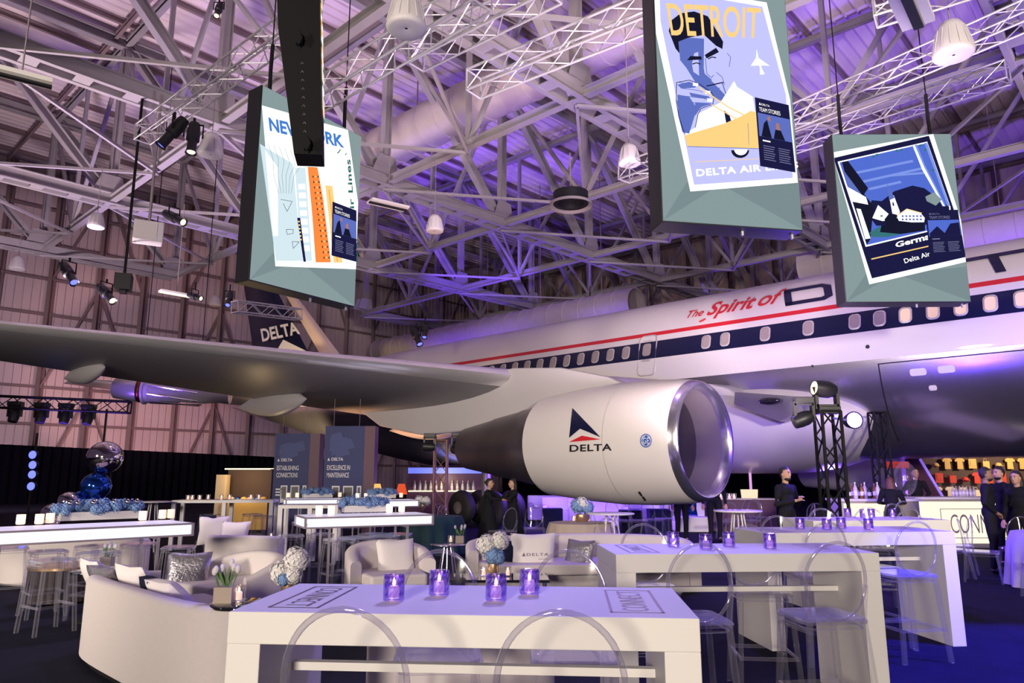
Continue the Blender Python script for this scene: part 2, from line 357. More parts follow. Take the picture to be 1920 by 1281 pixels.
# ducts
def duct(a0, a1, b, z, r, label):
    t = thing('air_duct', label, 'duct', W(a0, b, z), -TH)
    m = MB(); L = a1 - a0; n = int(L / 1.2); prof = [(r * .93, 0)]
    for i in range(n): x = -L * i / n; prof += [(r, x), (r, x - L / n + .08), (r + .03, x - L / n + .06), (r + .03, x - L / n)]
    prof += [(r * .93, -L)]; m.lathe(prof, 28, ax='X'); m.build('duct_pipe', 'duct', t)
    for i in range(5): x = -L * (i + .5) / 5; m = MB(); m.bar((x, 0, r), (x, 0, 20.4 - z), .04); m.build('hanger_rod', 'purlin', t)
duct(4, 33, 19.6, 17.2, 1.0, 'large round spiral duct crossing above the second roof truss')
duct(22, 46, 34, 11.2, .95, 'round air duct above the tail cone of the airliner')
duct(-4, 14, 38, 12.5, 1.0, 'round air duct above the forward fuselage')
# black drape along the end wall
m = MB(); N = 420
def dr(u, v):
    b = -10 + 41 * u; top = 3.35 - .55 * max(0, u - .45) / .55
    return L3(48.6 + .12 * math.sin(u * 520) + .05 * math.sin(u * 173), b, top * v)
m.grid(dr, N, 2); o = m.build('drape', 'drape', None, (0, 0, 0), -TH, fix=False); tag(o, 'long black pipe-and-drape curtain along the end wall', 'curtain')
def dr2(u, v): return L3(45 - 62 * u, 47 + .15 * math.sin(u * 600), 4.2 * v)
m = MB(); m.grid(dr2, 400, 2); o = m.build('drape', 'drape', None, (0, 0, 0), -TH, fix=False); tag(o, 'black curtain behind the far side of the airliner', 'curtain')

# ================================================================== AIRLINER
air = thing('airliner', 'white widebody passenger jet with navy and red stripes and polished belly', 'aircraft', (0, 0, 0), -TH)
CB, CZ, RB, RZ = 21.6, 4.75, 2.51, 2.70
def sec(a):
    """centre z, half width, half height at station a"""
    if a < -2: t = max(0, (a + 8) / 6); r = max(.02, math.sqrt(max(0, 1 - (1 - t) ** 2.2))); return CZ - .5 * (1 - t), RB * r, RZ * r
    if a < 25: return CZ, RB, RZ
    t = (a - 25) / 19.5; top = 7.45 - 1.15 * t ** 1.6; bot = 2.05 + 3.75 * t ** 1.15
    return (top + bot) / 2, RB * (1 - .93 * t ** 1.5), (top - bot) / 2
def hull(a, phi, off=0):
    z, rb, rz = sec(a); return L3(a, CB - (rb + off) * math.cos(phi), z + (rz + off) * math.sin(phi))
def phi_z(z): return math.asin(max(-1, min(1, (z - CZ) / RZ)))
def hz(a, z, off=.012): return hull(a, phi_z(z), off)
stops = [(phi_z(4.45), 1), (phi_z(5.18), 0), (phi_z(5.74), 2), (phi_z(5.93), 0), (phi_z(6.06), 3)]
phis = []; mats_ = []
def seg(p0, p1, n, mi):
    for i in range(n): phis.append(p0 + (p1 - p0) * i / n); mats_.append(mi)
cur = -PI / 2
for p, mi in stops: seg(cur, p, 14 if mi == 1 else (3 if mi == 0 else 2), mi); cur = p
seg(cur, PI / 2, 14, 0)
full = phis + [PI - p for p in ([PI / 2] + phis[::-1][:-1])]; fm = mats_ + mats_[::-1]
st = [-8, -7.9, -7.6, -7, -6, -5, -4, -3, -2] + [x for x in range(0, 25, 2)] + [25, 27, 29, 31, 33, 35, 37, 39, 41, 42.5, 43.5, 44.2, 44.5]
m = MB(); nn = len(full)
for a in st: m.v += [tuple(hull(a, p)) for p in full]
for i in range(len(st) - 1):
    for k in range(nn): m.f.append([i * nn + k, i * nn + (k + 1) % nn, (i + 1) * nn + (k + 1) % nn, (i + 1) * nn + k]); m.m.append(fm[k]); m.sm.append(True)
m.f += [list(range(nn)), [(len(st) - 1) * nn + k for k in range(nn)]]; m.m += [0, 0]; m.sm += [False, False]
m.build('fuselage', ['hull', 'belly', 'navy', 'red'], air)
# windows
def rrect(cx, cy, w, h, r, n=4):
    pts = []
    for (sx, sy, t0) in ((1, 1, 0), (-1, 1, PI / 2), (-1, -1, PI), (1, -1, 1.5 * PI)):
        for k in range(n + 1):
            t = t0 + k * PI / 2 / n; pts.append((cx + sx * (w / 2 - r) + r * math.cos(t), cy + sy * (h / 2 - r) + r * math.sin(t)))
    return pts
wins = [(10.05, 0), (9.45, 0), (8.25, 0), (7.06, 0), (5.88, 0), (5.29, 0), (4.7, 1), (4.1, 1), (3.52, 1), (2.93, 1), (2.34, 1), (1.75, 1), (1.16, 0)] + [(12.87 + .608 * k, 0) for k in range(16)]
for a, lit in wins:
    m = MB(); o1 = rrect(a, 5.47, .30, .42, .11); i1 = rrect(a, 5.47, .23, .34, .09)
    A = [hz(x, z, .02) for x, z in o1]; B = [hz(x, z, .03) for x, z in i1]; n = len(A)
    m.add(A + B, [(k, (k + 1) % n, n + (k + 1) % n, n + k) for k in range(n)], 0); m.poly([hz(x, z, .02) for x, z in i1], 1)
    m.build('cabin_window', ['winf', 'litwin' if lit else 'win'], air, fix=False)
# over-wing exit
m = MB(); m.tube([hz(x, z, .02) for x, z in rrect(12.08, 5.3, .62, 1.28, .15, 6)], .022, 6, closed=True)
for (x, z, w, h, mi) in ((12.08, 5.47, .30, .40, 1), (12.08, 5.74, .3, .05, 0), (12.08, 5.13, .3, .07, 0)):
    m.poly([hz(p, q, .035) for p, q in rrect(x, z, w, h, min(w, h) * .3)], mi)
m.build('exit_door', ['winf', 'win'], air, fix=False)
# seams and ports on the polished belly
def hp(a, ph, off=.012): return hull(a, math.radians(ph), off)
m = MB(); m.tube([hp(5.4, p, .01) for p in range(-9, -60, -4)], .012, 4); m.tube([hp(2.3, p, .01) for p in range(-9, -60, -4)], .012, 4); m.tube([hp(5.4 - 3.1 * k / 8, -9, .01) for k in range(9)], .012, 4)
m.build('cargo_door_seam', 'blackm', air)
m = MB()
for (a, z, w, h) in ((4.55, 4.05, .36, .17), (3.95, 4.06, .36, .17), (4.3, 3.66, .17, .12)): m.poly([hz(x, q, .015) for x, q in rrect(a, z, w, h, h * .35)])
m.build('service_port', 'hull', air, fix=False)
for (a, z, r) in ((5.6, 4.78, .05), (7.0, 4.44, .03)):
    m = MB(); m.poly([hz(a + r * math.cos(t), z + r * math.sin(t), .02) for t in [PI * k / 8 for k in range(16)]]); m.build('static_port', 'black', air, fix=False)
# livery lettering
def rib(m, s, a0, a1, z0, z1, shear=0, mi=0, offset=0, rise=0, wave=0):
    def fn(x, y):
        z = z0 + (z1 - z0) * y + rise * x
        return hz(a0 + (a1 - a0) * x - shear * y * (z1 - z0), z, .03)
    text_on(m, s, fn, mi, offset)
m = MB(); rib(m, 'The', 10.95, 10.36, 6.36, 6.62, .3, offset=.01); rib(m, 'Spirit', 10.26, 8.82, 6.19, 6.80, .3, offset=.022); rib(m, 'of', 8.66, 8.05, 6.36, 6.86, .35, offset=.015)
m.tube([hz(10.22 + .16 * math.sin(k * .42) , 6.2 - .05 * math.sin(k * .45), .03) for k in range(0, 9)], .022, 5)
m.build('script_lettering', 'red', air, fix=False)
# big italic airline name, block strokes
def blocky(m, letters, a0, w, gap, z0, z1, shear):
    H_ = z1 - z0; s = .17 * H_ / w * 1.0; tk = .20
    G = {'D': [[(0, 0), (.82, 0), (1, .18), (1, .82), (.82, 1), (0, 1), (.12, 1 - tk), (.75, 1 - tk), (.82, .74), (.82, .26), (.75, tk), (.12, tk)], [(0, 0), (.16, 0), (.16, 1), (0, 1)]],
         'E': [[(0, 0), (1, 0), (1, tk), (0, tk)], [(0, .42), (.9, .42), (.9, .6), (0, .6)], [(0, 1 - tk), (1, 1 - tk), (1, 1), (0, 1)], [(0, 0), (.16, 0), (.16, 1), (0, 1)]],
         'L': [[(0, 0), (1, 0), (1, tk), (0, tk)], [(0, 0), (.16, 0), (.16, 1), (0, 1)]],
         'T': [[(0, 1 - tk), (1, 1 - tk), (1, 1), (0, 1)], [(.42, 0), (.58, 0), (.58, 1), (.42, 1)]],
         'A': [[(0, 0), (.18, 0), (.6, 1), (.42, 1)], [(.42, 1), (.6, 1), (1, 0), (.82, 0)], [(.2, .22), (.8, .22), (.74, .38), (.26, .38)]]}
    for i, ch in enumerate(letters):
        A = a0 - i * (w + gap)
        for pl in G[ch]:
            if ch == 'D' and len(pl) > 6:
                o_, i_ = pl[:6], pl[6:]
                for quad in ([(0, 0), (.82, 0), (.78, tk), (0, tk)], [(.82, 0), (1, .18), (.84, .26), (.78, tk)], [(1, .18), (1, .82), (.84, .74), (.84, .26)], [(1, .82), (.82, 1), (.78, 1 - tk), (.84, .74)], [(.82, 1), (0, 1), (0, 1 - tk), (.78, 1 - tk)]):
                    m.poly([hz(A - x * w - shear * y * H_, z0 + y * H_, .03) for x, y in quad])
                continue
            q = []
            for (x0, y0), (x1, y1) in zip(pl, pl[1:] + pl[:1]):
                q.append((x0, y0))
                if abs(y1 - y0) > .5: q += [(x0 + (x1 - x0) * k / 5, y0 + (y1 - y0) * k / 5) for k in range(1, 5)]
            if ch in 'DETLA' and abs(pl[1][1] - pl[2][1]) > .5 or ch == 'A':
                n5 = 5
                for k in range(n5):  # upright strips, cut so that they follow the hull
                    f0, f1 = k / n5, (k + 1) / n5; l = lambda f: (pl[0][0] + (pl[3][0] - pl[0][0]) * f, pl[0][1] + (pl[3][1] - pl[0][1]) * f); r = lambda f: (pl[1][0] + (pl[2][0] - pl[1][0]) * f, pl[1][1] + (pl[2][1] - pl[1][1]) * f)
                    m.poly([hz(A - x * w - shear * y * H_, z0 + y * H_, .03) for x, y in (l(f0), r(f0), r(f1), l(f1))])
            else: m.poly([hz(A - x * w - shear * y * H_, z0 + y * H_, .03) for x, y in pl])
m = MB(); blocky(m, 'DELTA', 7.75, 1.3, .17, 6.22, 6.80, -.35); m.build('airline_lettering', 'navy', air, fix=False)
m = MB(); rib(m, 'BOEING 767', 40.2, 36.6, 5.82, 6.08, 0, offset=.01); m.build('type_lettering', 'type', air, fix=False)
m = MB()
for k in range(7): m.poly([hull(a, p, .02) for a, p in ((34.6, .02 + .026 * k), (33.4, .02 + .026 * k), (33.4, .034 + .026 * k), (34.6, .034 + .026 * k))])
m.build('flag_decal', 'red', air, fix=False)
# wing
def airfoil(n=14):
    up = []; lo = []
    for i in range(n + 1):
        x = (1 - math.cos(PI * i / n)) / 2; y = 5 * (.2969 * math.sqrt(x) - .126 * x - .3516 * x * x + .2843 * x ** 3 - .1036 * x ** 4)
        up.append((x, y)); lo.append((x, -y))
    return up, lo
WS = [(21.2, 7.6, 20.6, 3.55, 3.15, .125), (19.0, 8.9, 20.3, 3.75, 3.3, .12), (15.6, 11.2, 19.9, 4.02, 3.5, .115), (13.7, 12.5, 20.0, 4.15, 3.62, .11), (9.7, 15.2, 20.4, 4.47, 3.92, .105), (3.7, 19.1, 22.9, 4.95, 4.66, .10), (-1.9, 22.8, 25.5, 5.40, 5.22, .10), (-2.25, 23.4, 25.5, 5.42, 5.25, .05)]
def wing(side, name='wing'):
    m = MB(); up, lo = airfoil(); loop = up[::-1] + lo[1:]; n = len(loop)
    for (b, al, at, zl, zt, th) in WS:
        bb = b if side < 0 else 2 * CB - b; c = at - al
        for (x, y) in loop: m.v.append(L3(al + c * x, bb, zl + (zt - zl) * x + y * th * c))
    for i in range(len(WS) - 1):
        for k in range(n):
            x = max(loop[k][0], loop[(k + 1) % n][0]); m.f.append([i * n + k, i * n + (k + 1) % n, (i + 1) * n + (k + 1) % n, (i + 1) * n + k])
            m.m.append(1 if x < .105 else 0); m.sm.append(True)
    m.f.append([(len(WS) - 1) * n + k for k in range(n)]); m.m.append(0); m.sm.append(False)
    w = m.build(name, ['wing', 'lead'], air)
    # flap track fairings, flap seam
    for (b, a0, a1, z, r) in ((6.1, 19.6, 22.9, 4.28, .2), (10.6, 17.6, 21.6, 3.68, .26), (16.2, 17.0, 21.2, 3.2, .27)):
        bb = b if side < 0 else 2 * CB - b
        m = MB(); L = a1 - a0; prof = [(r * math.sin(PI * min(1, max(0, t)) ** .8) + .005, -L * t) for t in [k / 12 for k in range(13)]]
        m.lathe([(p, h) for p, h in prof], 14, c=L3(a0, bb, z), ax='X'); m.v = [(x, y, z + (zz - z) * 1.5) for x, y, zz in m.v]
        m.build('flap_fairing', 'pylon_grey' if 0 else M['fairing'], w)
    return w
wing(-1); wing(1)
# white wing root fairing
m = MB()
def fair(side):
    def fn(u, v):
        a = 5.75 + 17 * v ** 1.6; t = (a - 5.75) / 3.2
        w = math.sqrt(max(0, 1 - (1 - min(1, t)) ** 2)) if a < 15 else math.sqrt(max(0, 1 - ((a - 15) / 7.8) ** 2))
        ph = -PI * .5 + PI * u; zc = 3.06; y = CB + side * (1.75 + 1.42 * w) * math.cos(ph); z = zc + 1.4 * w * math.sin(ph)
        return L3(a, y, z)
    return fn
for sd in (-1, 1): m.grid(fair(sd), 24, 36)
m.build('wing_root_fairing', 'hull', air, fix=False)
# landing light bay in the wing root
m = MB()
q = [PB(x, y, 17.7) for x, y in ((1378, 735), (1420, 738), (1500, 744), (1506, 770), (1461, 790), (1420, 775), (1376, 758))]
pts = [Vector(L3(*p)) for p in q]; m.prism(pts, (0, .5, 0)); m.build('landing_light_bay', 'belly', air)
m = MB(); p = PB(1442, 752, 17.6); m.sphere(L3(*p), .13, 16, 0, (2.2, .6, .7)); m.build('landing_light', 'glassblack', air)
# fin
def slab(m, pts, th, axis_y=CB, mi=0):
    """pts: (a, z) outline of a tapered lens-shaped slab: LE bottom, LE top, TE top, TE bottom"""
    (a0, z0), (a1, z1), (a2, z2), (a3, z3) = pts
    for s in (-1, 1):
        def fn(u, v):
            la, lz = a0 + (a1 - a0) * v, z0 + (z1 - z0) * v; ta, tz = a3 + (a2 - a3) * v, z3 + (z2 - z3) * v
            y = th * (1 - .6 * v) * math.sin(PI * min(1, u * 1.0) ** .7); return L3(la + (ta - la) * u, axis_y + s * y, lz + (tz - lz) * u)
        m.grid(fn, 14, 8, mi)
m = MB(); slab(m, [(34.6, 7.0), (41.6, 14.6), (44.6, 14.6), (41.3, 6.4)], .42); m.build('tail_fin', 'navy', air, fix=False)
m = MB(); slab(m, [(31.5, 6.9), (40.7, 14.65), (41.2, 14.65), (33.4, 6.9)], .24); m.build('fin_leading_edge', 'peach', air, fix=False)  # bare edge; its peach tint has the orange light painted in
def finp(x, y, off=.46): a, b, z = PB(x, y, CB - off); return L3(a, CB - off, z)
m = MB(); text_on(m, 'DELTA', bilin(finp(492, 641), finp(563, 626), finp(488, 617), finp(556, 603)), offset=.03); m.poly([finp(x, y) for x, y in ((519, 657), (531, 637), (574, 658))])
m.build('fin_lettering', 'type', air, fix=False)
# stabilisers
for s in (-1, 1):
    m = MB(); up, lo = airfoil(8); loop = up[::-1] + lo[1:]; n = len(loop)
    for (b, a0, a1, z) in ((1.0, 36.6, 43.0, 5.9), (9.3, 43.6, 46.2, 6.7)):
        for (x, y) in loop: m.v.append(L3(a0 + (a1 - a0) * x, CB + s * b, z + y * .1 * (a1 - a0)))
    for k in range(n): m.f.append([k, (k + 1) % n, n + (k + 1) % n, n + k]); m.m.append(1 if max(loop[k][0], loop[(k + 1) % n][0]) < .06 else 0); m.sm.append(True)
    m.f.append(list(range(n, 2 * n))); m.m.append(0); m.sm.append(False); m.build('stabiliser', ['wing', 'lead'], air)
# engines
EB, EZ = 13.71, 2.33
CP = [(7.28, 1.17), (7.4, 1.24), (7.75, 1.30), (8.5, 1.35), (9.3, 1.355), (10.3, 1.30), (11.35, 1.19)]
def crad(a):
    for (a0, r0), (a1, r1) in zip(CP, CP[1:]):
        if a <= a1: return r0 + (r1 - r0) * (a - a0) / (a1 - a0)
    return CP[-1][1]
def engine(side):
    yb = EB if side < 0 else 2 * CB - EB
    e = bpy.data.objects.new('engine', None); C.objects.link(e); e.parent = air; e.location = L3(0, yb, EZ)
    A = lambda a, r: (r, -a)
    m = MB(); m.lathe([A(7.46, 1.262), A(7.6, 1.285)] + [A(a, r) for a, r in CP[2:]] + [A(11.35, 1.10), A(10.9, 1.06)], 72, ax='X'); m.build('fan_cowl', 'hull', e)
    m = MB(); m.lathe([A(7.46, 1.262), A(7.36, 1.235), A(7.29, 1.20), A(7.27, 1.17), A(7.29, 1.13), A(7.36, 1.09), A(7.5, 1.055)], 72, ax='X'); m.build('intake_lip', 'lip', e)
    m = MB(); m.lathe([A(7.5, 1.055), A(7.9, 1.03), A(8.1, 1.04)], 72, ax='X'); m.lathe([A(8.1, 1.04), A(8.6, 1.08), A(8.95, 1.09)], 72, ax='X', mi=1); m.build('intake_duct', ['inlet', 'fan'], e)  # deeper wall takes the dark fan material as painted shade
    m = MB(); m.lathe([A(9.2, .02), A(9.2, 1.09)], 48, ax='X')
    for k in range(38):
        t = 2 * PI * k / 38; pts = []
        for r, dx, tw in ((.25, .14, .9), (.6, .16, .55), (1.07, .17, .3)):
            for s in (-1, 1):
                tt = t + s * dx * (1 - tw * .6) / r * .5; pts.append((-(9.0 + s * .12 * tw), r * math.cos(tt), r * math.sin(tt)))
        m.add(pts, [(0, 1, 3, 2), (2, 3, 5, 4)])
    m.build('fan', 'fan', e, fix=False)
    m = MB(); m.lathe([A(8.45, .005), A(8.5, .07), A(8.7, .18), A(9.0, .28)], 24, ax='X'); m.build('spinner', 'hub', e)
    m = MB(); m.lathe([A(11.0, 1.04), A(11.35, 1.03), A(12.2, .92), A(12.22, .90), A(13.2, .76), A(13.22, .74), A(14.35, .56), A(14.35, .5), A(14.0, .48)], 56, ax='X'); m.build('core_cowl', 'core', e)
    m = MB(); m.lathe([A(13.7, .34), A(14.4, .3), A(15.0, .14), A(15.15, .01)], 24, ax='X'); m.build('exhaust_plug', 'core', e)
    ys = -1
    def cs(x, y, off=.012):                                # a point of the cowl seen at the pixel of the near engine
        b = EB - 1.28
        for _ in range(3):
            a, b, z = PB(x, y, b); r = crad(a) + off; dz = max(-r * .98, min(r * .98, z - EZ)); b = EB - math.sqrt(r * r - dz * dz)
        return (-a, -math.sqrt(r * r - dz * dz), dz)
    def dec(poly, n=6):
        return [cs(*p) for p in poly]
    ex = 0
    def tri(m, P, n=6):                                     # a triangle cut finely so that it follows the cowl
        P = [Vector(p) for p in P]
        for i in range(n):
            for j in range(n - i):
                g = lambda i, j: cs(*(P[0] + (P[1] - P[0]) * i / n + (P[2] - P[0]) * j / n))
                m.poly([g(i, j), g(i + 1, j), g(i, j + 1)])
                if j < n - i - 1: m.poly([g(i + 1, j), g(i + 1, j + 1), g(i, j + 1)])
    m = MB(); tri(m, [(1073, 765), (1067, 821), (1087.5, 804)]); tri(m, [(1073, 765), (1087.5, 804), (1126, 820)]); m.build('widget_emblem', 'navy', e, fix=False)
    m = MB(); tri(m, [(1067, 829), (1091, 817), (1126.5, 824)]); m.build('widget_emblem', 'red', e, fix=False)
    m = MB()
    def fn(x, y): X = 1068 + 79 * x; Yp = 845.5 - 13 * y - 2.5 * x + 2.0; return cs(X, Yp, .015)
    text_on(m, 'DELTA', fn, offset=.02, spacing=1.08); m.build('engine_lettering', 'black', e, fix=False)
    m = MB()
    for k in range(24):
        t0, t1 = 2 * PI * k / 24, 2 * PI * (k + 1) / 24; m.poly([cs(1211, 826.5), cs(1211 + 11 * math.cos(t0), 826.5 + 13 * math.sin(t0)), cs(1211 + 11 * math.cos(t1), 826.5 + 13 * math.sin(t1))], 0)
    ring = lambda r: [cs(1211 + r * .85 * math.cos(t), 826.5 + r * math.sin(t), .02) for t in [2 * PI * k / 24 for k in range(24)]]
    m.tube(ring(10.5), .006, 4, 1, closed=True); text_on(m, 'GE', lambda x, y: cs(1205 + 12 * x, 832 - 11 * y, .024), 1)
    for k in range(4): t = k * PI / 2 + .4; m.tube([cs(1211 + 7.5 * math.cos(t + s), 826.5 + 8.5 * math.sin(t + s), .02) for s in (0, .3, .6, .9)], .006, 4, 1)
    m.build('maker_badge', ['blutype', 'ge'], e, fix=False)
    m = MB()
    for p, q in (((1198, 922), (1203, 929)), ((1205, 931), (1210, 938))): m.tube([cs(*p, .0), cs(*q, .0)], .025, 5)
    m.build('drain_slot', 'blackm', e)
    for xx in (1165,): m = MB(); a0 = 8.95; m.lathe([A(a0, crad(a0) + .002), A(a0 + .012, crad(a0) + .002)], 72, ax='X'); m.build('cowl_seam', 'winf', e, fix=False)
    # pylon
    outline = [(8.9, 3.52), (9.6, 3.84), (11, 4.2), (12.6, 4.35), (14, 4.25), (17.5, 3.95), (19.4, 3.7), (18.2, 3.1), (16.2, 2.75), (14.6, 2.78), (13.2, 3.0), (11.3, 3.3), (10, 3.45)]
    m = MB(); P = [Vector(L3(a, 0, z - EZ)) for a, z in outline]
    m.prism([p + Vector((0, -.2, 0)) for p in P], (0, .4, 0)); m.build('pylon', 'hull' if 0 else mat('pylon_grey', (.52, .49, .52), .4), e, bevel=.05)
    return e
e1 = engine(-1)
e2 = copy_tree(e1, air); e2.location = L3(0, 2 * CB - EB, EZ)
# main landing gear
for gb in (CB - 4.4, CB + 4.4):
    g = bpy.data.objects.new('landing_gear', None); C.objects.link(g); g.parent = air; g.location = L3(17.2, gb, 0)
    m = MB(); m.tube([(0, 0, .6), (0, 0, 3.4)], .16, 12); m.tube([(-.75, 0, .55), (.75, 0, .55)], .12, 10); m.tube([(.1, 0, 1.6), (-1.2, .3, 3.3)], .07, 8); m.build('strut', 'hub', g)
    for dx in (-.72, .72):
        for dy in (-.42, .42):
            m = MB(); m.lathe([(.2, -.2), (.3, -.2), (.42, -.19), (.52, -.14), (.56, -.05), (.56, .05), (.52, .14), (.42, .19), (.3, .2), (.2, .2)], 28, c=(dx, dy, .56), ax='Y'); w = m.build('tyre', 'tyre', g)
            m = MB(); m.lathe([(.01, -.12), (.24, -.13), (.3, -.18), (.3, .18), (.24, .13), (.01, .12)], 18, c=(dx, dy, .56), ax='Y'); m.build('wheel_hub', 'hub', w)
g = bpy.data.objects.new('landing_gear', None); C.objects.link(g); g.parent = air; g.location = L3(-3.2, CB, 0)
m = MB(); m.tube([(0, 0, .5), (0, 0, 2.6)], .13, 12); m.build('strut', 'hub', g)
for dy in (-.3, .3): m = MB(); m.lathe([(.02, -.12), (.4, -.14), (.46, 0), (.4, .14), (.02, .12)], 24, c=(0, dy, .46), ax='Y'); m.build('tyre', 'tyre', g)

# silver jet engine shown hanging behind the wing
t = thing('jet_engine', 'bare silver jet engine with bronze ring hung behind the wing', 'jet engine')
j0 = PY(214, 728, 30); j1 = PY(432, 742, 30.6); jd = (j1 - j0); jl = jd.length; jd.normalize()
SCJ = 1.15; JR = jd.to_track_quat('Z', 'Y').to_matrix(); t.location = j0
m = MB(); m.lathe([(.36, 0), (.42, .05), (.50, .8), (.50, 1.0), (.44, 1.0), (.40, .3), (.3, .1)], 32, R=JR); m.build('exhaust_nozzle', mat('bright_nozzle', (.75, .72, .70), .3, .5), t)
m = MB(); m.lathe([(.51, 1.0), (.53, 1.02), (.53, 1.16), (.51, 1.18)], 32, R=JR); m.build('bronze_ring', mat('bronze', (.28, .08, .03), .35, .9), t)
m = MB(); m.lathe([(.51, 1.18), (.60, 1.22), (.60, 1.3), (.52, 1.34), (.55, 1.5), (.5, 1.56), (.52, 1.9), (.47, 1.96), (.45, 2.6), (.40, 2.7), (.42, 3.6), (.34, 4.2), (.36, jl), (.05, jl)], 32, R=JR); m.build('engine_casing', 'hull', t)
m = MB()
for k in range(9):
    a = k * .7; m.tube([JR @ Vector((.53 * math.cos(a + s * .1), .53 * math.sin(a + s * .1), 1.5 + s * .5)) for s in range(5)], .03, 6)
m.build('fuel_pipe', 'chrome', t)
for z in (1.1, 3.4):
    m = MB(); p = JR @ Vector((0, 0, z)); m.bar(p + Vector((0, 0, .4)), p + Vector((0, 0, 15.8)), .03); m.build('hanging_cable', 'blackm', t)

# ================================================================== HANGING VIDEO SCREENS
GR = led('screen_grey', (.25, .33, .34), 1.0); GR2 = led('screen_grey_shade', (.20, .27, .285), 1.0); WH = led('screen_white', (1, 1, .96), 1.25); LV = led('screen_lavender', (.55, .56, .98), 1.05)
NB_ = led('screen_navy', (.012, .012, .06), 1.0); CBL = led('screen_blue', (.06, .22, .66)); CBM = led('screen_mid_blue', (.12, .17, .55)); ORG = led('screen_orange', (1, .25, .05), 1.1); YEL = led('screen_yellow', (.95, .62, .22), 1.1); CYA = led('screen_pale', (.62, .76, .82), 1.1)
BLK = led('screen_black', (.01, .01, .03)); GRN = led('screen_green', (.03, .16, .14)); SKY = led('screen_sky', (.09, .16, .66)); SKY2 = led('screen_cloud', (.22, .32, .82)); TEA = led('screen_teal', (.04, .18, .20)); SKN = led('screen_skin', (.45, .2, .14)); DIM = led('screen_dim_text', (.22, .22, .38))
FC = [GR, GR2, WH, LV, NB_, CBL, CBM, ORG, YEL, CYA, BLK, GRN, SKY, SKY2, TEA, SKN, DIM]
iGR, iGR2, iWH, iLV, iNB, iCBL, iCBM, iORG, iYEL, iCYA, iBLK, iGRN, iSKY, iSKY2, iTEA, iSKN, iDIM = range(17)
